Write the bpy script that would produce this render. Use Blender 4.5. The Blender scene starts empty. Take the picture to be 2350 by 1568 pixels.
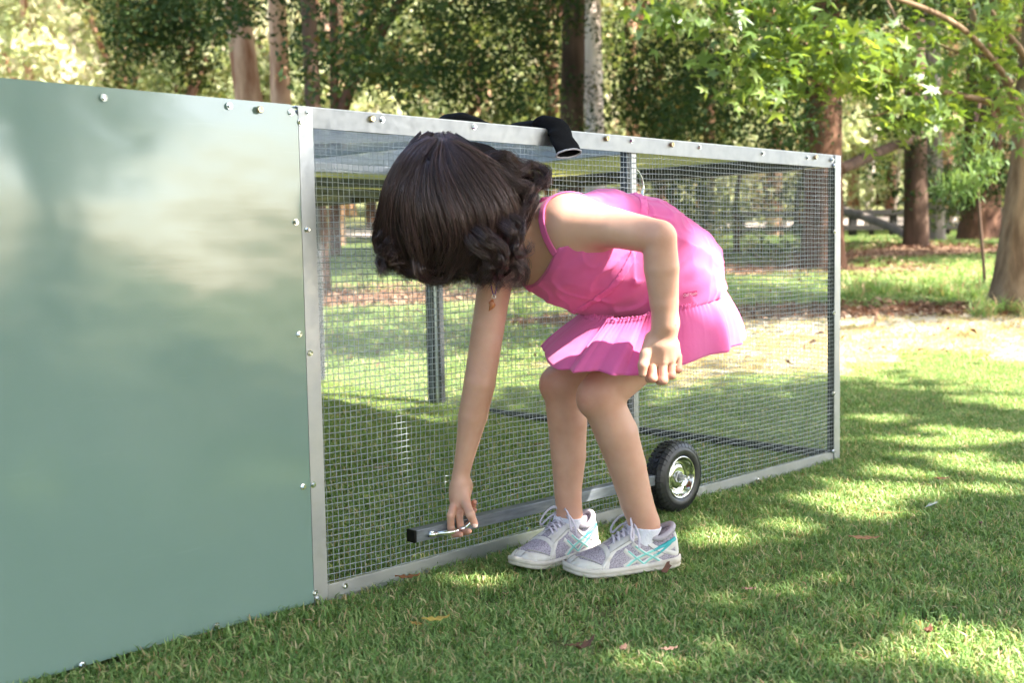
import bpy, bmesh, math, random
import numpy as np
from mathutils import Vector, Matrix, Euler, Quaternion
R = math.radians
scene = bpy.context.scene
COL = scene.collection

# ---------------------------------------------------------------- camera
FPX = 2578.0                                   # focal length in photo pixels (photo 2349 wide)
CAM = np.array([0.0, 0.0, 0.662])
PITCH, ROLL = 0.07822, -0.018905
_F = np.array([0, math.cos(PITCH), -math.sin(PITCH)])
_U = np.array([0, math.sin(PITCH), math.cos(PITCH)])
_R = np.array([1.0, 0, 0])
CR = _R * math.cos(ROLL) + _U * math.sin(ROLL)
CU = -_R * math.sin(ROLL) + _U * math.cos(ROLL)
cam_data = bpy.data.cameras.new('camera')
cam = bpy.data.objects.new('camera', cam_data)
COL.objects.link(cam)
M = Matrix(((CR[0], CU[0], -_F[0], CAM[0]), (CR[1], CU[1], -_F[1], CAM[1]), (CR[2], CU[2], -_F[2], CAM[2]), (0, 0, 0, 1)))
cam.matrix_world = M
cam_data.sensor_width = 36.0
cam_data.lens = FPX / 2349.0 * 36.0
cam_data.clip_start = 0.05
cam_data.clip_end = 500
cam_data.dof.use_dof = True
cam_data.dof.focus_distance = 2.42
cam_data.dof.aperture_fstop = 4.5
scene.camera = cam

# ---------------------------------------------------------------- sky, sun, exposure
SUN = Vector((0.80, -0.36, 0.98)).normalized()          # towards the sun: high, to the right and behind the camera
world = bpy.data.worlds.new('World')
scene.world = world
world.use_nodes = True
nt = world.node_tree
nt.nodes.clear()
sky = nt.nodes.new('ShaderNodeTexSky')
sky.sky_type = 'NISHITA'
sky.sun_disc = False
sky.sun_elevation = math.asin(SUN.z)
sky.sun_rotation = math.atan2(SUN.x, SUN.y)
sky.air_density = 1.0
sky.dust_density = 2.5
bg = nt.nodes.new('ShaderNodeBackground')
bg.inputs['Strength'].default_value = 0.15
wo = nt.nodes.new('ShaderNodeOutputWorld')
nt.links.new(sky.outputs[0], bg.inputs[0])
nt.links.new(bg.outputs[0], wo.inputs[0])
sl = bpy.data.lights.new('sun', 'SUN')
sl.energy = 5.0
sl.angle = R(0.55)
sl.color = (1.0, 0.94, 0.84)
so = bpy.data.objects.new('sun', sl)
COL.objects.link(so)
so.rotation_euler = (-SUN).to_track_quat('-Z', 'Y').to_euler()
scene.view_settings.view_transform = 'Standard'
scene.view_settings.look = 'None'
scene.view_settings.gamma = 1.0
scene.view_settings.exposure = 2.55
scene.render.engine = 'CYCLES'
scene.cycles.max_bounces = 8
scene.cycles.diffuse_bounces = 3
scene.cycles.glossy_bounces = 3
scene.cycles.transmission_bounces = 4
scene.cycles.transparent_max_bounces = 6
scene.cycles.use_denoising = True

# ---------------------------------------------------------------- geometry of the place
def W(px, py, d):
    """point seen at photo pixel (px, py) at distance d along the view axis"""
    return CAM + d * (_F + CR * (px - 1174.5) / FPX + CU * (784.0 - py) / FPX)

def ray_plane(px, py, p0, nrm):
    v = _F + CR * (px - 1174.5) / FPX + CU * (784.0 - py) / FPX
    t = np.dot(np.array(p0) - CAM, nrm) / np.dot(v, nrm)
    return CAM + t * v

def on_ground(px, py, z=0.0):
    return ray_plane(px, py, (0, 0, z), np.array([0, 0, 1.0]))

TH = 0.77282
CE = np.array([math.cos(TH), math.sin(TH), 0.0])       # along the front of the coop
CN = np.array([-math.sin(TH), math.cos(TH), 0.0])      # away from the camera, into the coop
CA = np.array([-0.3913, 2.1203, 0.0])
CL, CH, CW = 1.969, 0.94, 2.76

def CP(s, w, z):
    return CA + CE * s + CN * w + np.array([0, 0, z])

def on_front(px, py, w=0.0):
    return ray_plane(px, py, CP(0, w, 0), CN)

def front_sz(px, py, w=0.0):
    p = on_front(px, py, w) - CA
    return float(np.dot(p, CE)), float(p[2])

# ---------------------------------------------------------------- object helpers
def link(o, parent=None):
    COL.objects.link(o)
    if parent is not None:
        o.parent = parent
        o.matrix_parent_inverse = Matrix.Translation(-Vector(parent.location)) if (parent.type == 'EMPTY') else Matrix.Identity(4)
    return o

def tag(o, label=None, cat=None, group=None, kind=None):
    if label: o['label'] = label
    if cat: o['category'] = cat
    if group: o['group'] = group
    if kind: o['kind'] = kind
    return o

def empty(name, loc, label, cat, group=None):
    o = bpy.data.objects.new(name, None)
    o.location = Vector(loc)
    o.empty_display_size = 0.05
    COL.objects.link(o)
    return tag(o, label, cat, group)

def mesh_obj(name, verts, faces, mat, parent=None, smooth=False, mats=None, fmat=None):
    me = bpy.data.meshes.new(name)
    verts = np.asarray(verts, dtype=np.float64)
    if isinstance(faces, np.ndarray):
        n, k = faces.shape
        me.vertices.add(len(verts)); me.vertices.foreach_set('co', verts.ravel())
        me.loops.add(n * k); me.loops.foreach_set('vertex_index', faces.ravel().astype(np.int32))
        me.polygons.add(n)
        me.polygons.foreach_set('loop_start', np.arange(0, n * k, k, dtype=np.int32))
        me.update(calc_edges=True)
    else:
        me.from_pydata([tuple(v) for v in verts], [], [tuple(f) for f in faces])
    for m in (mats if mats else [mat]):
        me.materials.append(m)
    if fmat is not None:
        me.polygons.foreach_set('material_index', np.asarray(fmat, dtype=np.int32))
    if smooth:
        me.polygons.foreach_set('use_smooth', np.ones(len(me.polygons), dtype=bool))
    me.update()
    o = bpy.data.objects.new(name, me)
    return link(o, parent)

class MB:
    """collects simple solids into one mesh"""
    def __init__(s):
        s.v = []; s.f = []
    def add(s, v, f):
        b = len(s.v)
        s.v.extend([tuple(map(float, q)) for q in v])
        s.f.extend([tuple(int(i) + b for i in q) for q in f])
    def hexa(s, c):      # 8 corners: bottom 4 ccw, top 4 ccw
        s.add(c, [(3, 2, 1, 0), (4, 5, 6, 7), (0, 1, 5, 4), (1, 2, 6, 5), (2, 3, 7, 6), (3, 0, 4, 7)])
    def cbox(s, s0, s1, w0, w1, z0, z1):   # box in the coop's frame
        s.hexa([CP(s0, w0, z0), CP(s1, w0, z0), CP(s1, w1, z0), CP(s0, w1, z0), CP(s0, w0, z1), CP(s1, w0, z1), CP(s1, w1, z1), CP(s0, w1, z1)])
    def tube(s, pts, r, n=8, cap=True, flat=None, up=None):
        v, f = tube_geo(pts, r, n, cap, flat, up)
        s.add(v, f)
    def build(s, name, mat, parent=None, smooth=False, bevel=0, sub=0):
        o = mesh_obj(name, s.v, s.f, mat, parent, smooth)
        if bevel:
            m = o.modifiers.new('bevel', 'BEVEL'); m.width = bevel; m.segments = 2; m.limit_method = 'ANGLE'
        if sub:
            m = o.modifiers.new('sub', 'SUBSURF'); m.levels = sub; m.render_levels = sub
        return o

def tube_geo(pts, r, n=8, cap=True, flat=None, up=None):
    pts = [np.array(p, float) for p in pts]
    k = len(pts)
    rs = r if hasattr(r, '__len__') else [r] * k
    fl = flat if hasattr(flat, '__len__') else [flat or 1.0] * k
    v = []; f = []
    prev = np.array(up if up is not None else (0.13, 0.21, 0.97), float)
    for i in range(k):
        t = pts[min(i + 1, k - 1)] - pts[max(i - 1, 0)]
        t /= (np.linalg.norm(t) + 1e-12)
        a = prev - t * np.dot(prev, t)
        if np.linalg.norm(a) < 1e-6:
            a = np.cross(t, (1, 0, 0))
        a /= np.linalg.norm(a)
        if up is None: prev = a
        b = np.cross(t, a)
        for j in range(n):
            th = 2 * math.pi * j / n
            v.append(pts[i] + rs[i] * (a * math.cos(th) * fl[i] + b * math.sin(th)))
    for i in range(k - 1):
        for j in range(n):
            j2 = (j + 1) % n
            f.append((i * n + j, i * n + j2, (i + 1) * n + j2, (i + 1) * n + j))
    if cap:
        f.append(tuple(range(n))[::-1])
        f.append(tuple((k - 1) * n + j for j in range(n)))
    return v, f

def spline(pts, n):
    """Catmull-Rom through pts, n samples"""
    P = np.array(pts, float)
    k = len(P)
    E = np.vstack([2 * P[0] - P[1], P, 2 * P[-1] - P[-2]])
    out = []
    for t in np.linspace(0, k - 1, n):
        i = min(int(t), k - 2); u = t - i
        p0, p1, p2, p3 = E[i], E[i + 1], E[i + 2], E[i + 3]
        out.append(0.5 * (2 * p1 + (p2 - p0) * u + (2 * p0 - 5 * p1 + 4 * p2 - p3) * u * u + (3 * p1 - p0 - 3 * p2 + p3) * u ** 3))
    return np.array(out)

# ---------------------------------------------------------------- material helpers
def new_mat(name):
    m = bpy.data.materials.new(name)
    m.use_nodes = True
    return m, m.node_tree, m.node_tree.nodes['Principled BSDF']

def noise(t, scale, detail=3, rough=0.55, coord='Object', stretch=None, dist=0.0):
    tc = t.nodes.new('ShaderNodeTexCoord')
    n = t.nodes.new('ShaderNodeTexNoise')
    n.inputs['Scale'].default_value = scale
    n.inputs['Detail'].default_value = detail
    n.inputs['Roughness'].default_value = rough
    n.inputs['Distortion'].default_value = dist
    if stretch is not None:
        mp = t.nodes.new('ShaderNodeMapping')
        mp.inputs['Scale'].default_value = stretch
        t.links.new(tc.outputs[coord], mp.inputs[0]); t.links.new(mp.outputs[0], n.inputs[0])
    else:
        t.links.new(tc.outputs[coord], n.inputs[0])
    return n

def ramp(t, src, stops):
    r = t.nodes.new('ShaderNodeValToRGB')
    el = r.color_ramp.elements
    while len(el) < len(stops): el.new(0.5)
    for e, (p, c) in zip(el, stops):
        e.position = p
        e.color = (c[0], c[1], c[2], 1) if hasattr(c, '__len__') else (c, c, c, 1)
    t.links.new(src, r.inputs[0])
    return r

def bump(t, b, src, strength, dist=0.002):
    n = t.nodes.new('ShaderNodeBump')
    n.inputs['Strength'].default_value = strength
    n.inputs['Distance'].default_value = dist
    t.links.new(src, n.inputs['Height'])
    t.links.new(n.outputs[0], b.inputs['Normal'])
    return n

def simple(name, c1, c2=None, rough=0.5, metal=0.0, scale=20, bmp=0.0, bdist=0.001, spec=0.5, stretch=None, lo=0.35, hi=0.65, detail=4, sheen=0.0, coat=0.0, rvar=0.0, transl=0.0):
    m, t, b = new_mat(name)
    b.inputs['Roughness'].default_value = rough
    b.inputs['Metallic'].default_value = metal
    b.inputs['Specular IOR Level'].default_value = spec
    n = noise(t, scale, detail, stretch=stretch)
    if c2 is None: c2 = tuple(x * 0.8 for x in c1)
    r = ramp(t, n.outputs[0], [(lo, c1), (hi, c2)])
    t.links.new(r.outputs[0], b.inputs['Base Color'])
    if bmp: bump(t, b, n.outputs[0], bmp, bdist)
    if rvar:
        rr = ramp(t, n.outputs[0], [(0.3, max(0.02, rough - rvar)), (0.7, min(1, rough + rvar))])
        t.links.new(rr.outputs[0], b.inputs['Roughness'])
    if sheen:
        b.inputs['Sheen Weight'].default_value = sheen
    if coat:
        b.inputs['Coat Weight'].default_value = coat
        b.inputs['Coat Roughness'].default_value = 0.1
    return m
# ================================================================ materials for metal things
def galv(name='galvanised_steel', base=0.62, rough=0.3, warm=0.0):
    m, t, b = new_mat(name)
    b.inputs['Metallic'].default_value = 0.85
    n = noise(t, 9, 5, 0.6)
    r = ramp(t, n.outputs[0], [(0.3, (base * 0.92, base * 0.95, base)), (0.7, (base * 1.12, base * 1.13, base * 1.14))])
    t.links.new(r.outputs[0], b.inputs['Base Color'])
    n2 = noise(t, 60, 4, 0.6)
    rr = ramp(t, n2.outputs[0], [(0.3, rough - 0.06), (0.75, rough + 0.12)])
    t.links.new(rr.outputs[0], b.inputs['Roughness'])
    bump(t, b, n.outputs[0], 0.12, 0.002)
    return m

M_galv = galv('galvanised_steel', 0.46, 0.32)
M_wire = simple('mesh_wire', (0.52, 0.56, 0.60), (0.40, 0.43, 0.47), rough=0.42, metal=0.4, scale=40)
M_flash = galv('folded_flashing', 0.42, 0.42)
M_flash2 = galv('folded_flashing_top', 0.29, 0.42)
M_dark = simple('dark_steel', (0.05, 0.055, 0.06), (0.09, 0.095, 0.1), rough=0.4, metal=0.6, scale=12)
M_chrome = simple('chrome', (0.75, 0.76, 0.76), (0.68, 0.69, 0.7), rough=0.12, metal=1.0, scale=15)
M_zinc = simple('zinc_bolt', (0.72, 0.6, 0.32), (0.6, 0.38, 0.3), rough=0.25, metal=0.9, scale=90)
M_oldtube = simple('weathered_tube', (0.20, 0.22, 0.25), (0.12, 0.135, 0.155), rough=0.45, metal=0.55, scale=16, stretch=(1, 1, 6), rvar=0.12, bmp=0.1)
M_rubber = simple('black_rubber', (0.018, 0.018, 0.02), (0.03, 0.03, 0.033), rough=0.42, scale=60, bmp=0.1)
M_plast = simple('black_plastic', (0.004, 0.004, 0.004), rough=0.5, spec=0.2)
M_olive = simple('olive_sheet_underside', (0.36, 0.40, 0.17), (0.42, 0.45, 0.2), rough=0.35, scale=2)
def olive_sheet():
    m, t, b = new_mat('translucent_olive_roofing')
    b.inputs['Base Color'].default_value = (0.42, 0.45, 0.16, 1); b.inputs['Roughness'].default_value = 0.4
    tr = t.nodes.new('ShaderNodeBsdfTranslucent'); tr.inputs[0].default_value = (0.62, 0.60, 0.30, 1)
    mx = t.nodes.new('ShaderNodeMixShader'); mx.inputs[0].default_value = 0.65
    out = [x for x in t.nodes if x.type == 'OUTPUT_MATERIAL'][0]
    t.links.new(b.outputs[0], mx.inputs[1]); t.links.new(tr.outputs[0], mx.inputs[2]); t.links.new(mx.outputs[0], out.inputs[0])
    return m
M_olive2 = olive_sheet()
M_dkolive = simple('dark_steel_panel', (0.05, 0.05, 0.03), (0.07, 0.07, 0.04), rough=0.4, scale=2)  # roof sheet with a dark underside

def green_panel_mat():
    m, t, b = new_mat('green_sheet')
    tc = t.nodes.new('ShaderNodeTexCoord')
    n = noise(t, 3, 4, 0.6)
    r = ramp(t, n.outputs[0], [(0.3, (0.178, 0.265, 0.235)), (0.7, (0.196, 0.285, 0.255))])
    # faint horizontal scuff lines and pale rubs: real wear on the paint
    n2 = noise(t, 1.0, 6, 0.7, stretch=(5, 5, 120))
    r2 = ramp(t, n2.outputs[0], [(0.62, (0, 0, 0)), (0.78, (1, 1, 1))])
    mx = t.nodes.new('ShaderNodeMixRGB'); mx.blend_type = 'MIX'
    mx.inputs[2].default_value = (0.28, 0.38, 0.34, 1)
    ml = t.nodes.new('ShaderNodeMath'); ml.operation = 'MULTIPLY'; ml.inputs[1].default_value = 0.25
    t.links.new(r2.outputs[0], ml.inputs[0]); t.links.new(ml.outputs[0], mx.inputs[0])
    t.links.new(r.outputs[0], mx.inputs[1]); t.links.new(mx.outputs[0], b.inputs['Base Color'])
    b.inputs['Roughness'].default_value = 0.34
    n3 = noise(t, 3, 3, 0.6)
    rr = ramp(t, n3.outputs[0], [(0.35, 0.10), (0.7, 0.17)])
    t.links.new(rr.outputs[0], b.inputs['Roughness'])
    b.inputs['Specular IOR Level'].default_value = 0.95
    b.inputs['Coat Weight'].default_value = 0.45
    b.inputs['Coat Roughness'].default_value = 0.07
    n4 = noise(t, 2.2, 3, 0.5, stretch=(1, 1, 1.6))
    n5 = noise(t, 1.0, 4, 0.6, stretch=(8, 8, 160))
    ad = t.nodes.new('ShaderNodeMath'); ad.operation = 'MULTIPLY_ADD'; ad.inputs[1].default_value = 0.009
    t.links.new(n5.outputs[0], ad.inputs[0]); t.links.new(n4.outputs[0], ad.inputs[2])
    bump(t, b, ad.outputs[0], 0.5, 0.012)
    return m
M_green = green_panel_mat()

# ================================================================ the coop
coop = empty('chicken_coop', CP(0.2, 0, 0), 'large metal chicken coop with pale green sheet walls and a wire mesh run', 'chicken coop')
rng = np.random.RandomState(3)
HS = -2.6                                         # far left end of the solid house

# front sheet of the house, gently dished as thin sheet is
nx, nz = 60, 28
v = []; 
for j in range(nz + 1):
    for i in range(nx + 1):
        s = HS + (-0.0045 - HS) * i / nx; z = 0.0 + (CH + 0.004) * j / nz
        dish = 0.004 * math.sin(math.pi * min(1, max(0, (s + 1.3) / 1.29))) * math.sin(math.pi * j / nz) * (1 if s > -1.3 else 0)
        w = -0.0075 - dish + 0.0012 * math.sin(2 * math.pi * (s * .8 + z) / .46 + 1.2 * math.sin(s * 3)) * min(1, (CH - z) * 4) * min(1, -s * 6 + .02)
        if i == nx and j == nz: s -= 0.016
        if i == nx and j == nz - 1: z += 0.014
        v.append(CP(s, w, z))
f = [(j * (nx + 1) + i, j * (nx + 1) + i + 1, (j + 1) * (nx + 1) + i + 1, (j + 1) * (nx + 1) + i) for j in range(nz) for i in range(nx)]
wp = mesh_obj('wall_panel', v, f, M_green, coop, True)
b = MB(); b.cbox(HS + .002, -0.008, -0.0045, -0.003, 0.002, CH - .002); b.build('wall_panel', M_green, coop)
b = MB()
b.cbox(HS, -0.0045, CW - 0.004, CW, 0, CH); b.build('wall_panel', M_green, coop)
b = MB(); b.cbox(HS, HS + 0.003, 0, CW - 0.006, 0, CH); b.build('wall_panel', M_green, coop)
b = MB(); b.cbox(HS, -0.01, 0.0, CW, CH + 0.001, CH + 0.004); b.build('roof_sheet', M_green, coop)

# frame: top rail, bottom rail, corner strips (flat folded flashing over square tube)
def front_frame():
    zt = CH
    def rail(name, s0, s1, z0, z1, w0=-0.004, w1=-0.0015, mat=M_flash):
        b = MB(); b.cbox(s0, s1, w0, w1, z0, z1); return b.build(name, mat, coop, bevel=0.0005)
    rail('top_rail', 0.0295, CL - 0.012, zt - 0.036, zt + 0.002, mat=M_flash2)
    rail('bottom_rail', 0.031, CL - 0.034, -0.012, 0.026)
    rail('corner_strip', -0.0035, 0.0285, -0.006, zt + 0.001, -0.0075, -0.0045)
    rail('corner_strip', CL - 0.036, CL - 0.002, -0.006, zt + 0.003, -0.0075, -0.0045)
    b = MB(); b.cbox(CL - 0.0015, CL + 0.0, -0.004, 0.03, 0.0, zt - 0.001); b.build('corner_strip', M_galv, coop)
    # square tubes behind
    b = MB(); b.cbox(0.0, 0.024, 0.0, 0.024, 0, zt - 0.003); b.build('post', M_galv, coop, bevel=0.002)
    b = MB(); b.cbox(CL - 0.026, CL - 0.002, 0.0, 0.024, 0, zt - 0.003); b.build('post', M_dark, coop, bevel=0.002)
    b = MB(); b.cbox(0.0245, CL - 0.0265, 0.001, 0.025, zt - 0.03, zt - 0.003); b.build('top_rail', M_galv, coop, bevel=0.002)
    b = MB(); b.cbox(0.0245, CL - 0.0265, 0.001, 0.024, -0.004, 0.02); b.build('bottom_rail', M_galv, coop, bevel=0.002)
    # return edge of the top flashing lying over the roof
    b = MB(); b.cbox(-0.003, CL, 0.0, 0.03, zt + 0.0025, zt + 0.0045); b.build('top_rail', M_flash, coop)
front_frame()
# end frame (right end of the run)
b = MB(); b.cbox(CL - 0.0255, CL - 0.0015, 0.0245, CW, 0, 0.024); b.build('bottom_rail', M_dark, coop, bevel=0.002)
b = MB(); b.cbox(CL - 0.0255, CL - 0.0015, 0.0245, CW, CH - 0.03, CH - 0.003); b.build('top_rail', M_galv, coop, bevel=0.002)
for w, wd, mt in ((1.845, 0.012, M_dark), (1.86, 0.020, M_galv), (1.884, 0.014, M_dark), (1.902, 0.016, M_oldtube), (1.922, 0.014, M_dark), (CW - 0.025, 0.024, M_dark)):
    b = MB(); b.cbox(CL - 0.052, CL - 0.0265, w, w + wd, 0.0245, CH - 0.031); b.build('post', mt, coop, bevel=0.002)
# middle post of the front frame, just behind the mesh
sp = front_sz(1432, 700, 0.02)[0]
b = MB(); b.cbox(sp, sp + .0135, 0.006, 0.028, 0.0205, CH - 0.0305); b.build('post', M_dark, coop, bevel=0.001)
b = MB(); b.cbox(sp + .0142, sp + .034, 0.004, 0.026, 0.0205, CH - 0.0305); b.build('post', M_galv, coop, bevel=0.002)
# back frame
b = MB(); b.cbox(0, CL - 0.03, CW - 0.024, CW, 0, 0.024); b.build('bottom_rail', M_dark, coop)
b = MB(); b.cbox(0, CL - 0.03, CW - 0.024, CW, CH - 0.03, CH - 0.003); b.build('top_rail', M_galv, coop)
# ceiling beams under the roof
b = MB(); b.cbox(0.025, 1.03, 0.955, 0.985, CH - 0.031, CH - 0.004); b.build('ceiling_beam', M_galv, coop, bevel=0.002)
b = MB(); b.cbox(1.0, 1.028, 0.026, 0.954, CH - 0.035, CH - 0.006); b.build('ceiling_beam', M_galv, coop, bevel=0.002)
b = MB(); b.cbox(1.78, 1.806, 0.026, CW - 0.03, CH - 0.045, CH - 0.006); b.build('ceiling_beam', M_dark, coop, bevel=0.002)
for w in (1.35, 1.8, 2.25):
    b = MB(); b.cbox(0.025, 1.775, w, w + 0.03, CH - 0.042, CH - 0.012); b.build('ceiling_beam', M_oldtube, coop, bevel=0.002)
# roof sheets of the run: solid everywhere except the mesh lid at the near left
b = MB(); b.cbox(1.03, 1.78, 0.03, CW, CH - 0.004, CH - 0.001); b.build('roof_sheet', M_olive2, coop)
b = MB(); b.cbox(0.0, 1.0297, 0.99, CW, CH - 0.0035, CH - 0.0005); b.build('roof_sheet', M_olive2, coop)
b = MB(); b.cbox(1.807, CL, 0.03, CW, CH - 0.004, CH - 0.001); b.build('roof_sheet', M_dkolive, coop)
# inner wall between house and run
b = MB(); b.cbox(-0.004, -0.001, 0.03, CW - 0.03, 0, CH - 0.004); b.build('wall_panel', M_olive, coop)

# welded wire mesh, 12.7 mm
def wire_panel(name, P, ulen, vlen, pitch=0.0127, r=0.00072, wob=0.0012, seed=1, step=1, amp=0.004):
    """P(u, v, out) -> point"""
    rg = np.random.RandomState(seed)
    nu = int(ulen / pitch) + 1; nv = int(vlen / pitch) + 1
    fx = rg.rand(6) * 6.28
    def bulge(u, v):
        return amp * (np.sin(u * 5 + fx[0]) * np.sin(v * 6 + fx[1]) + 0.5 * np.sin(u * 13 + fx[2] + v * 3)) 
    def sag(u, v):
        return 0.0013 * np.sin(u * 9 + fx[3] + v * 2) + 0.0009 * np.sin(u * 23 + fx[4] + v * 7)
    V = []; F = []; base = 0
    for k in range(nv):                        # along u
        v0 = (k + 0.4) * pitch
        if v0 > vlen: break
        uu = np.arange(0, ulen + pitch * step * .5, pitch * step)
        vv = v0 + sag(uu, v0) + rg.normal(0, wob * .35, len(uu)) + rg.normal(0, .0004)
        V_, F_ = strip(P, uu, vv, bulge(uu, v0), r, 'v'); V.append(V_); F.append(F_ + base); base += len(V_)
    for k in range(nu):
        u0 = (k + 0.4) * pitch
        if u0 > ulen: break
        vv = np.arange(0, vlen + pitch * step * .5, pitch * step)
        uu = u0 + sag(vv * 1.3 + 2, u0) * 0.8 + rg.normal(0, wob * .35, len(vv)) + rg.normal(0, .0004)
        V_, F_ = strip(P, uu, vv, bulge(u0, vv) + r * 1.2, r, 'u'); V.append(V_); F.append(F_ + base); base += len(V_)
    return mesh_obj(name, np.vstack(V), np.vstack(F), M_wire, coop, True)

def strip(P, uu, vv, oo, r, side):
    n = len(uu)
    du = np.array([0, 0, 0]) if side == 'v' else np.array([1, 0, 0])
    offs = [(0, 1), (1, -0.6), (-1, -0.6)]      # (in-plane, out) triangle section
    V = np.zeros((n, 3, 3))
    for j, (a, o) in enumerate(offs):
        u2 = uu + (a * r if side == 'u' else 0); v2 = vv + (a * r if side == 'v' else 0)
        V[:, j, :] = P(u2, v2, oo + o * r)
    idx = np.arange(n * 3).reshape(n, 3)
    F = []
    for j in range(3):
        j2 = (j + 1) % 3
        F.append(np.stack([idx[:-1, j], idx[:-1, j2], idx[1:, j2], idx[1:, j]], 1))
    return V.reshape(-1, 3), np.vstack(F)

def Pfront(u, v, o):
    return CA + np.outer(np.ones_like(u + v) * (u + 0.018), CE) + np.outer(np.ones_like(u + v) * (-0.0005 - o * .5), CN) + np.outer(np.ones_like(u + v) * (v + 0.012), (0, 0, 1))
def Pend(u, v, o):
    return CA + np.outer(np.ones_like(u + v) * (CL - 0.0275 - 0.001 + o * .3), CE) + np.outer(np.ones_like(u + v) * (u + 0.01), CN) + np.outer(np.ones_like(u + v) * (v + 0.01), (0, 0, 1))
def Pback(u, v, o):
    return CA + np.outer(np.ones_like(u + v) * (u + 0.018), CE) + np.outer(np.ones_like(u + v) * (CW - 0.026 - o), CN) + np.outer(np.ones_like(u + v) * (v + 0.012), (0, 0, 1))
def Plid(u, v, o):
    return CA + np.outer(np.ones_like(u + v) * (u + 0.005), CE) + np.outer(np.ones_like(u + v) * (v + 0.02), CN) + np.outer(np.ones_like(u + v) * (CH - 0.004 - abs(o) * .8), (0, 0, 1))
wire_panel('wire_mesh', Pfront, CL - 0.04, CH - 0.03, seed=1)
wire_panel('wire_mesh', Pend, CW - 0.03, CH - 0.03, seed=2, step=2, r=0.00066)
wire_panel('wire_mesh', Pback, CL - 0.04, CH - 0.03, seed=3, step=4)
wire_panel('wire_mesh', Plid, 1.0, 0.94, seed=4, step=2, amp=0.006, pitch=0.0063, r=0.0005)

# hex flange screws
def hex_screw(name, p, nrm, rad, h, mat, flange=True, parent=None):
    nrm = np.array(nrm, float); a = np.cross(nrm, (0, 0, 1)); a /= np.linalg.norm(a); b_ = np.cross(nrm, a)
    b = MB(); off = rng.rand() * 1.0
    def ring(r, d, n, ph=0): return [p + nrm * d + r * (a * math.cos(ph + 2 * math.pi * k / n) + b_ * math.sin(ph + 2 * math.pi * k / n)) for k in range(n)]
    if flange:
        b.add(ring(rad * 1.45, 0, 12) + ring(rad * 1.35, h * .28, 12), [tuple(range(12, 24))[::-1]] + [(k, (k + 1) % 12, 12 + (k + 1) % 12, 12 + k) for k in range(12)])
    n = 6
    v = ring(rad, 0.0, n, off) + ring(rad, h * .85, n, off) + ring(rad * .82, h, n, off) + ring(rad * .45, h * .99, n, off) + ring(rad * .35, h * .8, n, off)
    f = []
    for l in range(4):
        f += [(l * n + k, l * n + (k + 1) % n, (l + 1) * n + (k + 1) % n, (l + 1) * n + k) for k in range(n)]
    f.append(tuple(range(4 * n, 5 * n)))
    b.add(v, [q[::-1] for q in f])
    bmm = b.build(name, mat, parent or coop)
    return bmm

NO = -CN
for px, py in ((706, 257), (689, 281), (876, 275), (1087, 291), (1448, 323), (1604, 338), (1749, 352), (1852, 362), (1909, 367), (1914, 380),
               (704, 527), (711, 810), (718, 1113), (723, 1361), (728, 1374), (1914, 532), (1912, 718), (1911, 903), (1911, 1036), (1737, 1101), (792, 1345),
               (1210, 1215), (238, 224), (526, 243), (667, 258), (678, 510), (686, 767), (695, 1117), (497, 1437), (188, 1527)):
    w = -0.0075 if (px < 735 or px > 1900) else -0.004
    if px < 700: w = -0.008
    if px < 660: w = -0.011
    hex_screw('screw', on_front(px, py, w), NO, 0.0045, 0.006, M_chrome)
for px, py in ((594, 252), (851, 273), (1390, 318), (1539, 332), (1869, 361)):
    hex_screw('bolt', on_front(px, py, -0.011 if px < 660 else -0.004), NO, 0.0068, 0.0075, M_zinc, False)

# handle on the end door (seen through the mesh)
hp = [on_front(px_, py_, w_) for px_, py_, w_ in ((1456, 380, .012), (1457, 388, .010), (1464, 396, .012), (1472, 412, .014), (1475, 432, .014), (1472, 455, .014), (1462, 474, .010), (1459, 482, .012))]
b = MB(); b.tube(spline(hp, 20), 0.0042, 8); b.build('door_handle', M_chrome, coop, True)

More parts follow.
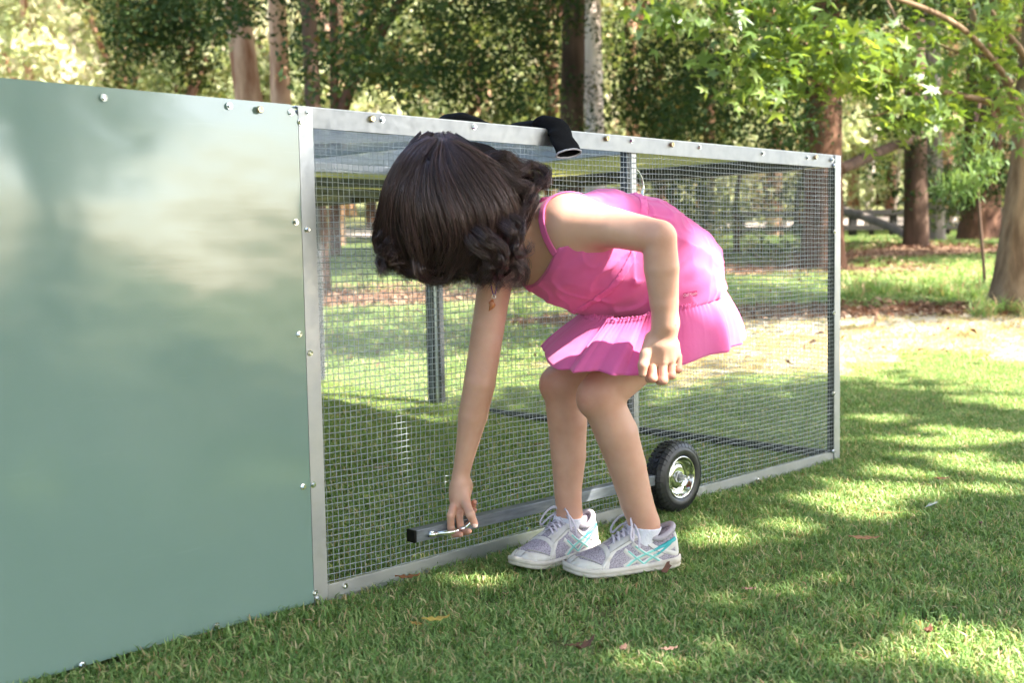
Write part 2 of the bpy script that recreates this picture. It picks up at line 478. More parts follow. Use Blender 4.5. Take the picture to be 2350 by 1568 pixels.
# -------- wheel on its axle, outside the front
WC = on_front(1564, 1096, -0.078)
wheel = bpy.data.objects.new('wheel', None); wheel.location = Vector(WC)
def wheel_build():
    ax = np.array(NO); up = np.array([0, 0, 1.0]); sd = np.cross(ax, up)
    def lathe(prof, n=72):
        v = []; f = []
        for i, (r, x) in enumerate(prof):
            for k in range(n):
                th = 2 * math.pi * k / n
                v.append(WC + ax * x + r * (up * math.cos(th) + sd * math.sin(th)))
        for i in range(len(prof) - 1):
            for k in range(n):
                k2 = (k + 1) % n
                f.append((i * n + k, i * n + k2, (i + 1) * n + k2, (i + 1) * n + k))
        return v, f
    RT = 0.0915
    # tyre: sidewall ring, shoulder, crown (x = 0 at the outer face)
    prof = [(0.052, -0.004), (0.054, 0.0), (0.060, 0.003), (0.068, 0.004), (0.0725, 0.0035), (0.0735, 0.0022), (0.075, 0.0024), (0.080, -0.001), (0.0845, -0.006), (0.0868, -0.012), (0.0872, -0.026), (0.0868, -0.040), (0.0845, -0.046), (0.075, -0.052), (0.060, -0.054), (0.052, -0.05)]
    v, f = lathe(prof)
    tyre = mesh_obj('tyre', v, f, M_rubber, None, True)
    # tread: shoulder blocks and chevron knobs joined to the tyre mesh
    b = MB()
    def block(th0, th1, x0, x1, r0, r1, skew=0.0):
        c = []
        for rr in (r0, r1):
            sh = 0 if rr == r0 else 0.12
            for (t_, x_) in ((th0, x0), (th1, x0), (th1 + skew, x1), (th0 + skew, x1)):
                tm = (th0 + th1) / 2 + (skew / 2); xm = (x0 + x1) / 2
                t2 = t_ + (tm - t_) * sh; x2 = x_ + (xm - x_) * sh
                c.append(WC + ax * x2 + rr * (up * math.cos(t2) + sd * math.sin(t2)))
        b.hexa(c)
    N = 36
    for k in range(N):
        t0 = 2 * math.pi * k / N; dt = 2 * math.pi / N
        # shoulder lug wrapping from sidewall to crown
        c = []
        for (rr, x_) in ((0.0745, 0.0005), (0.0745, 0.0035), (0.0862, -0.0045), (0.083, -0.009)):
            pass
        ta, tb = t0 + dt * .06, t0 + dt * .94
        pts = [(0.077, 0.0028), (0.0855, -0.002), (0.0905, -0.0095), (0.0905, -0.0145), (0.086, -0.0145), (0.08, -0.003)]
        vv = []
        for t_ in (ta, tb):
            for (rr, x_) in pts: vv.append(WC + ax * x_ + rr * (up * math.cos(t_) + sd * math.sin(t_)))
        n = len(pts)
        b.add(vv, [tuple(range(n))[::-1], tuple(range(n, 2 * n))] + [(i, (i + 1) % n, n + (i + 1) % n, n + i) for i in range(n)])
        block(t0 + dt * .1, t0 + dt * .72, -0.0165, -0.0255, 0.0862, RT, dt * .35)
        block(t0 + dt * .6, t0 + dt * 1.22, -0.0275, -0.0365, 0.0862, RT, -dt * .35)
        block(t0 + dt * .06, t0 + dt * .8, -0.0385, -0.048, 0.083, 0.0895, 0)
    me = tyre.data
    bmx = bmesh.new(); bmx.from_mesh(me)
    vs = [bmx.verts.new(q) for q in b.v]
    for q in b.f: bmx.faces.new([vs[i] for i in q])
    bmx.to_mesh(me); bmx.free()
    # rim: pressed steel dish
    prof = [(0.0535, 0.0005), (0.0525, 0.0015), (0.0505, 0.001), (0.0485, -0.003), (0.045, -0.011), (0.040, -0.016), (0.0345, -0.0165), (0.033, -0.013), (0.031, -0.011), (0.022, -0.0105), (0.0125, -0.0105), (0.0, -0.0105)]
    v, f = lathe(prof, 64)
    rim = mesh_obj('rim', v, f, M_chrome, None, True)
    rivs = []
    for a0 in (0.25, 2.5, 4.4):
        b = MB()
        q = WC + ax * -0.0163 + 0.0385 * (up * math.cos(a0) + sd * math.sin(a0))
        b.tube([q, q + ax * 0.004], [0.0028, 0.0022], 8)
        rivs.append(b.build('rivet', M_chrome, None, True))
    # hub, nut and threaded axle end
    prof = [(0.0145, -0.0106), (0.0145, -0.006), (0.013, -0.0045), (0.0118, -0.005), (0.0112, -0.008)]
    v, f = lathe(prof, 40); hub = mesh_obj('hub', v, f, M_galv, None, True)
    b = MB()
    def ringp(r, x, n, ph=0): return [WC + ax * x + r * (up * math.cos(ph + 2 * math.pi * k / n) + sd * math.sin(ph + 2 * math.pi * k / n)) for k in range(n)]
    n = 24
    v = ringp(0.0105, -0.009, n) + ringp(0.0105, -0.0045, n); b.add(v, [(k, (k + 1) % n, n + (k + 1) % n, n + k) for k in range(n)] + [tuple(range(n, 2 * n))])
    n = 6
    for (r, x0, x1) in ((0.0085, -0.0045, 0.0055), (0.0066, 0.0056, 0.011)):
        v = ringp(r, x0, n, .3) + ringp(r, x1 - .001, n, .3) + ringp(r * .86, x1, n, .3)
        b.add(v, [(k, (k + 1) % n, n + (k + 1) % n, n + k) for k in range(n)] + [(n + k, n + (k + 1) % n, 2 * n + (k + 1) % n, 2 * n + k) for k in range(n)] + [tuple(range(2 * n, 3 * n))])
    nut = b.build('nut', M_galv, None)
    pr = []
    for k in range(11):
        pr.append((0.0046 if k % 2 else 0.0039, 0.010 + k * 0.0012))
    pr.append((0.0, 0.0225))
    v, f = lathe(pr, 16); axl = mesh_obj('axle', v, f, M_chrome, None, True)
    return [tyre, rim, hub, nut, axl] + rivs
_wp = wheel_build()
COL.objects.link(wheel)
wheel.parent = coop
wheel.matrix_parent_inverse = Matrix.Translation(-coop.location)
for o in _wp:
    o.parent = wheel
    o.matrix_parent_inverse = Matrix.Translation(-Vector(WC))

# -------- lifting lever: square tube in front of the mesh, from the wheel to the girl's hand
w_b = -0.052
sE, zE = front_sz(947, 1230, w_b)
sW, zW = front_sz(1420, 1119, w_b)
slope = (zW - zE) / (sW - sE)
s_wheel = float(np.dot(WC - CA, CE))
dirL = CE + np.array([0, 0, slope]); dirL /= np.linalg.norm(dirL)
PE = CP(sE, w_b, zE); PW = CP(s_wheel, w_b, zE + slope * (s_wheel - sE))
def sqtube(p0, p1, a, b_, name, mat, parent, ax2=None):
    d = (p1 - p0); d /= np.linalg.norm(d)
    n1 = np.array(ax2 if ax2 is not None else CN); n2 = np.cross(d, n1)
    b = MB()
    q = [(-1, -1), (1, -1), (1, 1), (-1, 1)]
    c = [p0 + n1 * a * x + n2 * b_ * y for x, y in q] + [p1 + n1 * a * x + n2 * b_ * y for x, y in q]
    b.hexa(c)
    return b.build(name, mat, parent, bevel=0.0012)
lever = sqtube(PE, PW, 0.0125, 0.0125, 'lifting_lever', M_oldtube, coop)
sqtube(PE - dirL * 0.006, PE - dirL * 0.0003, 0.0129, 0.0129, 'end_cap', M_plast, lever)
sqtube(CP(s_wheel, -0.036, PW[2]), CP(s_wheel, -0.002, PW[2]), 0.012, 0.012, 'wheel_bracket', M_galv, coop, CE)

# bow handle on the lever
def handle_pt(px, py, out): return on_front(px, py, w_b - 0.0125 - out)
HPTS = [(983, 1227, 0.002), (994, 1226, 0.003), (1006, 1224.5, 0.007), (1024, 1223, 0.017), (1046, 1219, 0.024), (1062, 1213, 0.022), (1074, 1203, 0.010), (1080, 1197, 0.004), (1088, 1193, 0.002)]
HP3 = [handle_pt(*q) for q in HPTS]
b = MB()
hs = spline(HP3, 36)
rr = [0.0035 + 0.003 * math.exp(-((i - 4) / 5.0) ** 2) + 0.0025 * math.exp(-((i - 33) / 3.0) ** 2) for i in range(36)]
fl = [1.0 - 0.5 * math.exp(-((i - 3) / 5.0) ** 2) for i in range(36)]
b.tube(hs, [0.0052 + (0.004 if i < 7 or i > 31 else 0) * 1.0 for i in range(36)], 10, True, fl)
b.build('handle', M_chrome, lever, True)
hex_screw('handle_screw', handle_pt(990, 1226, 0.004), NO, 0.0046, 0.006, M_chrome, parent=lever)

# ================================================================ black garment lying over the top rail
M_blackcloth = simple('black_knit', (0.004, 0.004, 0.005), (0.009, 0.009, 0.011), rough=0.95, scale=250, bmp=0.5, bdist=0.0006, spec=0.15, stretch=(1, 1, 2.5))
M_trim = simple('grey_overlock_trim', (0.55, 0.52, 0.55), (0.4, 0.37, 0.4), rough=0.9, scale=300, bmp=0.5)
def garment():
    top = on_front(1250, 283, 0.06)
    g = empty('dark_garment', top, 'black knitted garment draped over the top rail, its cuff edged in grey', 'garment')
    def tubeC(pts, ra, rb, n=20, seed=0):
        rg = np.random.RandomState(seed); c = spline(pts, 26)
        r_ = np.interp(np.linspace(0, 1, 26), np.linspace(0, 1, len(ra)), ra); f_ = np.interp(np.linspace(0, 1, 26), np.linspace(0, 1, len(rb)), rb)
        v = []; up = np.array(CN)
        for i in range(26):
            t = c[min(i + 1, 25)] - c[max(i - 1, 0)]; t /= np.linalg.norm(t)
            a = up - t * np.dot(up, t); a /= np.linalg.norm(a); b2 = np.cross(t, a)
            for j in range(n):
                th = 2 * math.pi * j / n
                w = 1 + 0.10 * math.sin(3 * th + i * .7 + seed) * math.sin(i * .5) + 0.03 * rg.randn()
                v.append(c[i] + w * (a * math.cos(th) * r_[i] + b2 * math.sin(th) * f_[i]))
        f = [(i * n + j, i * n + (j + 1) % n, (i + 1) * n + (j + 1) % n, (i + 1) * n + j) for i in range(25) for j in range(n)]
        return v, f, n
    zt = CH + 0.006
    P3 = lambda px, w, z: (lambda s: CP(s, w, z))(front_sz(px, 300, w)[0])
    s0 = front_sz(1270, 300, 0.0)[0]
    v, f, n = tubeC([P3(1150, 0.10, zt + .002), P3(1185, 0.07, zt + .007), P3(1225, 0.045, zt + .009), CP(s0 - .01, 0.012, zt + .008), CP(s0, -0.016, zt - 0.004), CP(s0 + .002, -0.026, zt - 0.030), CP(s0 + .004, -0.042, zt - 0.060)],
                    [0.010, 0.030, 0.034, 0.030, 0.014, 0.015, 0.018], [0.003, .010, .012, .016, 0.034, 0.037, 0.039], seed=1)
    o = mesh_obj('sleeve', v, f, M_blackcloth, g, True)
    s_ = o.modifiers.new('t', 'SOLIDIFY'); s_.thickness = 0.0015
    o.modifiers.new('s', 'SUBSURF').render_levels = 1
    ring = [np.array(q) for q in v[-n:]]; ring.append(ring[0]); ring.append(ring[1])
    b = MB(); b.tube(ring, 0.0021, 8, False); b.build('cuff_trim', M_trim, g, True)
    v, f, n = tubeC([P3(1004, 0.06, zt + .0), P3(1022, 0.055, zt + .006), P3(1050, 0.05, zt + .009), P3(1080, 0.06, zt + .006), P3(1112, 0.08, zt + .003), P3(1155, 0.10, zt + .002)],
                    [0.006, 0.026, 0.034, 0.034, 0.03, 0.02], [0.002, .011, .014, .010, 0.006, 0.004], seed=4)
    o = mesh_obj('body_cloth', v, f, M_blackcloth, g, True)
    o.modifiers.new('s', 'SUBSURF').render_levels = 1
garment()
# ================================================================ implicit-surface modelling
import openvdb

def rot_to(axis, up=(0, 0, 1)):
    """3x3 matrix whose rows are local axes: x along axis, z near up"""
    x = np.array(axis, float); x /= np.linalg.norm(x)
    z = np.array(up, float); z = z - x * np.dot(z, x); z /= np.linalg.norm(z)
    y = np.cross(z, x)
    return np.array([x, y, z])

def cone(a, b, ra, rb, k=0.012, flat=None):
    """tapered capsule; flat=(dir, factor) squashes it along dir"""
    a = np.array(a, float); b = np.array(b, float)
    def f(P):
        if flat is not None:
            d = np.array(flat[0], float); d /= np.linalg.norm(d)
            m = a
            t_ = (P - m) @ d
            # squash about the capsule's own axis line
            ba0 = b - a; h0 = np.clip(((P - a) @ ba0) / (ba0 @ ba0), 0, 1)
            q = a + h0[..., None] * ba0
            t_ = (P - q) @ d
            P = P + (t_ * (1 / flat[1] - 1))[..., None] * d
        ba = b - a; l2 = ba @ ba
        pa = P - a
        h = np.clip((pa @ ba) / l2, 0, 1)
        dist = np.sqrt(np.maximum(((pa - h[..., None] * ba) ** 2).sum(-1), 1e-12))
        return dist - (ra + (rb - ra) * h)
    m = max(ra, rb)
    return (f, np.minimum(a, b) - m, np.maximum(a, b) + m, k)

def ell(c, r, Rm=None, k=0.02):
    c = np.array(c, float); r = np.array(r, float)
    Rm = np.eye(3) if Rm is None else Rm
    def f(P):
        q = (P - c) @ Rm.T
        k0 = np.sqrt(((q / r) ** 2).sum(-1)); k1 = np.sqrt(((q / (r * r)) ** 2).sum(-1)) + 1e-9
        return k0 * (k0 - 1.0) / k1
    m = r.max()
    return (f, c - m, c + m, k)

def chain(pts, rad, k=0.012, kin=0.006, flat=None):
    """smoothly joined run of tapered capsules"""
    return [cone(pts[i], pts[i + 1], rad[i], rad[i + 1], k if i == 0 else kin, flat) for i in range(len(pts) - 1)]

def field(prims, lo, hi, h):
    lo = np.array(lo); hi = np.array(hi)
    n = np.ceil((hi - lo) / h).astype(int) + 1
    A = np.full(n, 0.05, dtype=np.float32)
    ax = [lo[i] + h * np.arange(n[i]) for i in range(3)]
    for f, a, b, k in prims:
        m = 0.03 + abs(k)
        i0 = np.maximum(0, np.floor((a - m - lo) / h).astype(int)); i1 = np.minimum(n, np.ceil((b + m - lo) / h).astype(int) + 1)
        if (i1 <= i0).any(): continue
        X, Y, Z = np.meshgrid(ax[0][i0[0]:i1[0]], ax[1][i0[1]:i1[1]], ax[2][i0[2]:i1[2]], indexing='ij')
        d = f(np.stack([X, Y, Z], -1)).astype(np.float32)
        S = A[i0[0]:i1[0], i0[1]:i1[1], i0[2]:i1[2]]
        kk = abs(k)
        if k > 0:                       # smooth union
            hh = np.maximum(kk - np.abs(S - d), 0) / kk
            S[...] = np.minimum(S, d) - hh * hh * kk * 0.25
        else:                           # smooth cut
            hh = np.maximum(kk - np.abs(S + d), 0) / kk
            S[...] = np.maximum(S, -d) + hh * hh * kk * 0.25
    return A, lo, ax

def surface(A, lo, h):
    A = np.clip(A, -2.5 * h, 2.5 * h).astype(np.float32)
    g = openvdb.FloatGrid(2.5 * h)
    g.copyFromArray(A)
    g.transform = openvdb.createLinearTransform(h)
    p, t, q = g.convertToPolygons(0.0, 0.0)
    p = np.asarray(p, dtype=np.float64) + lo
    q = np.asarray(q, dtype=np.int64)
    if len(t):
        tt = np.asarray(t, dtype=np.int64)
        faces = [tuple(x) for x in q] + [tuple(x) for x in tt]
    else:
        faces = q
    return p, faces

def relax(p, q, n=2, lam=0.5):
    if not isinstance(q, np.ndarray): return p
    e = np.vstack([q[:, [0, 1]], q[:, [1, 2]], q[:, [2, 3]], q[:, [3, 0]]])
    N = len(p)
    cnt = np.bincount(e[:, 0], minlength=N) + np.bincount(e[:, 1], minlength=N)
    for it in range(n):
        s = np.zeros_like(p)
        for c in range(3):
            s[:, c] = np.bincount(e[:, 0], weights=p[e[:, 1], c], minlength=N) + np.bincount(e[:, 1], weights=p[e[:, 0], c], minlength=N)
        p = p + lam * (s / np.maximum(cnt, 1)[:, None] - p)
    return p

def flipcheck(p, q):
    """make faces point outwards"""
    if isinstance(q, np.ndarray):
        a = p[q[:, 0]]; n = np.cross(p[q[:, 1]] - a, p[q[:, 2]] - a)
        if (n * a).sum() < 0: q = q[:, ::-1].copy()
    return q

# ================================================================ materials of the girl
def skin_mat():
    m, t, b = new_mat('skin')
    n = noise(t, 14, 4, 0.6)
    r = ramp(t, n.outputs[0], [(0.3, (0.57, 0.305, 0.215)), (0.7, (0.65, 0.38, 0.28))])
    fl_ = t.nodes.new('ShaderNodeAttribute'); fl_.attribute_name = 'flush'
    nb = noise(t, 45, 4, 0.65)
    mb_ = t.nodes.new('ShaderNodeMath'); mb_.operation = 'MULTIPLY'; t.links.new(fl_.outputs['Fac'], mb_.inputs[0]); t.links.new(ramp(t, nb.outputs[0], [(0.3, 0.45), (0.7, 1.0)]).outputs[0], mb_.inputs[1])
    mf = t.nodes.new('ShaderNodeMixRGB'); mf.inputs[2].default_value = (0.50, 0.19, 0.135, 1)
    t.links.new(mb_.outputs[0], mf.inputs[0]); t.links.new(r.outputs[0], mf.inputs[1]); r = mf
    # a few small moles
    tc = t.nodes.new('ShaderNodeTexCoord'); vo = t.nodes.new('ShaderNodeTexVoronoi'); vo.inputs['Scale'].default_value = 16
    t.links.new(tc.outputs['Object'], vo.inputs[0])
    mr = ramp(t, vo.outputs['Distance'], [(0.028, (1, 1, 1)), (0.042, (0, 0, 0))])
    mx = t.nodes.new('ShaderNodeMixRGB'); mx.inputs[2].default_value = (0.24, 0.12, 0.07, 1)
    ml = t.nodes.new('ShaderNodeMath'); ml.operation = 'MULTIPLY'; ml.inputs[1].default_value = 0.5
    t.links.new(mr.outputs[0], ml.inputs[0]); t.links.new(ml.outputs[0], mx.inputs[0]); t.links.new(r.outputs[0], mx.inputs[1])
    t.links.new(mx.outputs[0], b.inputs['Base Color'])
    b.inputs['Roughness'].default_value = 0.48
    b.inputs['Specular IOR Level'].default_value = 0.35
    b.inputs['Subsurface Weight'].default_value = 0.22
    b.inputs['Subsurface Radius'].default_value = (1.0, 0.35, 0.2)
    b.inputs['Subsurface Scale'].default_value = 0.012
    n2 = noise(t, 400, 3, 0.6)
    bump(t, b, n2.outputs[0], 0.12, 0.0006)
    return m
M_skin = skin_mat()
M_nail = simple('nail', (0.62, 0.40, 0.33), (0.66, 0.45, 0.38), rough=0.25, scale=50)

def cloth_pink():
    m, t, b = new_mat('pink_cotton')
    n = noise(t, 5, 4, 0.6)
    r = ramp(t, n.outputs[0], [(0.3, (0.76, 0.13, 0.36)), (0.7, (0.83, 0.18, 0.43))])
    t.links.new(r.outputs[0], b.inputs['Base Color'])
    b.inputs['Roughness'].default_value = 0.85
    b.inputs['Sheen Weight'].default_value = 0.25
    b.inputs['Specular IOR Level'].default_value = 0.2
    n1 = noise(t, 16, 3, 0.5, dist=0.3)
    n2 = noise(t, 900, 2, 0.5)
    ad = t.nodes.new('ShaderNodeMath'); ad.operation = 'MULTIPLY_ADD'; ad.inputs[1].default_value = 0.06
    t.links.new(n2.outputs[0], ad.inputs[0]); t.links.new(n1.outputs[0], ad.inputs[2])
    bump(t, b, ad.outputs[0], 0.5, 0.005)
    # thin cotton lets a little light through
    tr = t.nodes.new('ShaderNodeBsdfTranslucent'); t.links.new(r.outputs[0], tr.inputs[0])
    mx = t.nodes.new('ShaderNodeMixShader'); mx.inputs[0].default_value = 0.18
    out = [x for x in t.nodes if x.type == 'OUTPUT_MATERIAL'][0]
    t.links.new(b.outputs[0], mx.inputs[1]); t.links.new(tr.outputs[0], mx.inputs[2]); t.links.new(mx.outputs[0], out.inputs[0])
    return m
M_pink = cloth_pink()
M_pinkdk = simple('pink_binding', (0.70, 0.10, 0.31), (0.78, 0.14, 0.38), rough=0.85, scale=120, bmp=0.5, sheen=0.2)

# ================================================================ pose, read off the photograph: pixel + distance
sL = W(1312, 503, 2.175); sR = W(1138, 632, 2.33)                 # near (left) and far (right) shoulder
eL = W(1512, 545, 2.10); wL = W(1527, 742, 2.13)
eR = W(1100, 880, 2.31); wR = W(1057, 1092, 2.345)
hipL = W(1545, 735, 2.325); hipR = W(1500, 722, 2.47)
kL = W(1375, 908, 2.27); kR = W(1288, 880, 2.395)
aL = W(1478, 1202, 2.345); aR = W(1306, 1180, 2.445)
chest = W(1318, 568, 2.265); waist = W(1425, 628, 2.30); pelvis = W(1528, 690, 2.375)
neckb = W(1218, 548, 2.245); headc = W(1055, 500, 2.175)
tor = pelvis - chest; tor /= np.linalg.norm(tor)
acr = sR - sL; acr /= np.linalg.norm(acr)
frt = np.cross(acr, tor); frt /= np.linalg.norm(frt)              # front or back of the torso
Rt = rot_to(tor, frt)
hac = hipR - hipL; hac /= np.linalg.norm(hac)
Rp = rot_to(tor, np.cross(hac, tor))

TORSO = [ell(chest, (0.125, 0.098, 0.078), Rt, 0.02),
         ell(waist, (0.10, 0.086, 0.072), Rt, 0.05),
         ell(pelvis, (0.10, 0.105, 0.085), Rp, 0.05),
         ell(sL * .42 + chest * .58, (0.07, 0.06, 0.06), Rt, 0.04),
         ell(sR * .42 + chest * .58, (0.07, 0.06, 0.06), Rt, 0.04)]
NECK = [cone(neckb * .75 + chest * .25, headc + (neckb - headc) * .3, 0.040, 0.036, 0.04)]
body = []
body += TORSO + NECK
# near arm
Lm = sL * .5 + eL * .5
body += [cone(sL, Lm, 0.0415, 0.0375, 0.05), cone(Lm, eL, 0.0375, 0.0325, 0.003)]
f1 = eL * .65 + wL * .35
body += [cone(eL, f1, 0.0320, 0.0330, 0.004), cone(f1, wL * .75 + eL * .25, 0.033, 0.0272, 0.003), cone(wL * .75 + eL * .25, wL, 0.0272, 0.0240, 0.003)]
# far arm
body += [cone(sR, sR * .5 + eR * .5, 0.036, 0.0335, 0.04), cone(sR * .5 + eR * .5, eR, 0.0335, 0.0325, 0.003)]
f2 = eR * .65 + wR * .35
body += [cone(eR, f2, 0.0325, 0.0300, 0.003), cone(f2, wR * .8 + eR * .2, 0.0300, 0.0200, 0.003), cone(wR * .8 + eR * .2, wR, 0.0200, 0.0180, 0.003)]
# legs
for hip, kn, an, rs in ((hipL, kL, aL, (0.064, 0.054, 0.0465, 0.044, 0.0435, 0.0335)), (hipR, kR, aR, (0.062, 0.054, 0.0450, 0.042, 0.0420, 0.0290))):
    sd = (an - kn); L = np.linalg.norm(sd); sd = sd / L
    back = -(np.array([-1, -0.3, 0]) - sd * np.dot(np.array([-1, -0.3, 0]), sd)); back /= np.linalg.norm(back)
    mid = hip * .5 + kn * .5
    body += [cone(hip, mid, rs[0], rs[1], 0.03), cone(mid, kn, rs[1], rs[2] * .95, 0.004)]
    body += [ell(kn - back * 0.026 + sd * 0.002, (0.021, 0.024, 0.027), None, 0.016)]           # kneecap
    c1 = kn + sd * L * .30 + back * 0.008; c2 = kn + sd * L * .55 + back * 0.006; c3 = kn + sd * L * .82
    body += [cone(kn, c1, rs[2] * .90, rs[4], 0.010), cone(c1, c2, rs[4], rs[4] * .90, 0.003), cone(c2, c3, rs[4] * .90, rs[5] * 1.02, 0.003), cone(c3, an, rs[5] * 1.02, rs[5] * .96, 0.003)]
    body += [cone(an, an + np.array([-0.02, -0.01, -0.05]), rs[5] * .95, 0.024, 0.006)]
# head: cranium, face turned down, chin, nose, ears
ftop = W(950, 470, 2.16) - headc; ftop /= np.linalg.norm(ftop)      # towards the crown
fdir = np.array([-0.15, 0.10, -1.0]); fdir = fdir - ftop * np.dot(fdir, ftop); fdir /= np.linalg.norm(fdir)
fsd = np.cross(ftop, fdir)
Rh = np.array([ftop, fdir, fsd])
hc = headc + ftop * 0.012
def HP(t_, f_, s_): return hc + ftop * t_ + fdir * f_ + fsd * s_
body += [ell(HP(0.01, -0.008, 0), (0.088, 0.090, 0.075), Rh, 0.03),
         ell(HP(-0.045, 0.038, 0), (0.060, 0.052, 0.055), Rh, 0.03),
         ell(HP(-0.088, 0.062, 0), (0.018, 0.020, 0.022), Rh, 0.02),
         cone(HP(-0.012, 0.088, 0), HP(-0.040, 0.101, 0), 0.006, 0.009, 0.012),
         ell(HP(-0.060, 0.088, 0), (0.007, 0.008, 0.020), Rh, 0.008),
         ell(HP(-0.070, 0.086, 0), (0.006, 0.007, 0.016), Rh, 0.006)]
for s_ in (-1, 1):
    body.append(ell(HP(-0.02, 0.0, s_ * 0.074), (0.026, 0.016, 0.008), Rh, 0.006))
    body.append(ell(HP(-0.010, 0.078, s_ * 0.030), (0.014, 0.012, 0.018), Rh, -0.008))   # eye sockets
    body.append(ell(HP(-0.010, 0.072, s_ * 0.030), (0.0115, 0.0115, 0.0115), Rh, 0.003))

# ---- near hand: back of the hand to the camera, fingers curled under
dH = 2.135
def H1(px, py, dd=0.0): return W(px, py, dH + dd)
hand = []
hand += [cone(wL, H1(1520, 785, .004), 0.0240, 0.0275, 0.008, ((0, 1, 0), 0.72)),
         cone(H1(1503, 795, .004), H1(1501, 826, .006), 0.016, 0.0105, 0.012), cone(H1(1521, 795, .002), H1(1521, 830, .004), 0.017, 0.0105, 0.008),
         cone(H1(1534, 795, .006), H1(1539, 826, .008), 0.016, 0.0095, 0.008), cone(H1(1543, 793, .013), H1(1553, 816, .014), 0.014, 0.0086, 0.008)]
FL = [(1498, 826, 1497, 868, .0090, 0.034), (1520, 830, 1521, 873, .0091, 0.036), (1540.5, 828, 1541, 862, .0078, 0.034), (1557, 818, 1557, 848, .0069, 0.030)]
fing1 = []
for i, (x0, y0, x1, y1, r, l2) in enumerate(FL):
    dd = (0.0, 0.0, 0.004, 0.012)[i]
    a = H1(x0, y0, .006 + dd); b_ = H1(x1, y1, .004 + dd)
    c = b_ + np.array([-0.004, l2 * .62, -0.004]); d_ = c + np.array([-0.004, 0.006, 0.021])
    fing1 += [[cone(a, b_, r * 1.02, r * .93, 0.004), ell(b_, (r * .99,) * 3, None, 0.004), cone(b_, c, r * .93, r * .84, 0.004), cone(c, d_, r * .84, r * .78, 0.004)]]
thumb1 = [cone(H1(1496, 778, .010), H1(1481, 812, -.002), 0.0150, 0.0108, 0.012), cone(H1(1481, 812, -.002), H1(1475, 838, -.006), 0.0108, 0.0098, 0.004), cone(H1(1475, 838, -.006), H1(1474, 858, -.004), 0.0100, 0.0078, 0.004)]
# ---- far hand on the handle: fingers hooked under it, thumb along the top
dG = 2.345
def H2(px, py, dd=0.0): return W(px, py, dG + dd)
hdl = lambda px, py: on_front(px, py, w_b - 0.0125 - 0.022)
dep = lambda p: float(np.dot(p - CAM, _F))
dh = dep(hdl(1045, 1220))                                  # distance of the handle's bow
def H3(px, py, dd): return W(px, py, dh + dd)
palm2 = [cone(wR, H2(1055, 1135, -.004), 0.0182, 0.0215, 0.004, ((1, 0, 0), 0.93)), cone(H2(1056, 1120, .0), H2(1050, 1160, -.010), 0.021, 0.0165, 0.012), cone(H2(1057, 1125, .012), H2(1060, 1158, .015), 0.020, 0.015, 0.014),
         ell(H2(1070, 1112, .012), (0.011, 0.014, 0.018), None, 0.010)]
fing2 = [
    [cone(H2(1043, 1158, -.012), H3(1034, 1184, .004), 0.0100, 0.0084, 0.006), cone(H3(1034, 1184, .004), H3(1034, 1210, .014), 0.0084, 0.0078, 0.002), cone(H3(1034, 1212, .014), H3(1043, 1226.5, .006), 0.0078, 0.0072, 0.002), cone(H3(1043, 1226.5, .006), H3(1057, 1227, -.010), 0.0072, 0.0062, 0.002)],
    [cone(H2(1056, 1160, .0), H3(1053, 1186, .018), 0.0096, 0.0082, 0.006), cone(H3(1053, 1186, .018), H3(1056, 1208, .022), 0.0082, 0.0077, 0.002), cone(H3(1056, 1208, .022), H3(1064, 1222, .012), 0.0077, 0.0071, 0.002), cone(H3(1064, 1222, .012), H3(1076, 1220, -.008), 0.0071, 0.0062, 0.002)],
    [cone(H2(1062, 1155, .012), H2(1068, 1176, .022), 0.0092, 0.0080, 0.006), cone(H2(1068, 1176, .022), H2(1080, 1182, .016), 0.0078, 0.0070, 0.002), cone(H2(1080, 1182, .016), H2(1088, 1171, .006), 0.0070, 0.0062, 0.002)],
    [cone(H2(1066, 1145, .018), H2(1076, 1160, .026), 0.0084, 0.0074, 0.006), cone(H2(1076, 1160, .026), H2(1085, 1160, .018), 0.0072, 0.0066, 0.002), cone(H2(1085, 1160, .018), H2(1088, 1153, .010), 0.0066, 0.0060, 0.002)],
]
thumb2 = [cone(H2(1062, 1122, -.010), H2(1067, 1152, -.022), 0.0155, 0.0112, 0.012), cone(H2(1067, 1152, -.022), H3(1079, 1181, -.006), 0.0104, 0.0090, 0.004), cone(H3(1079, 1181, -.006), H3(1089, 1203, -.002), 0.0094, 0.0076, 0.004)]

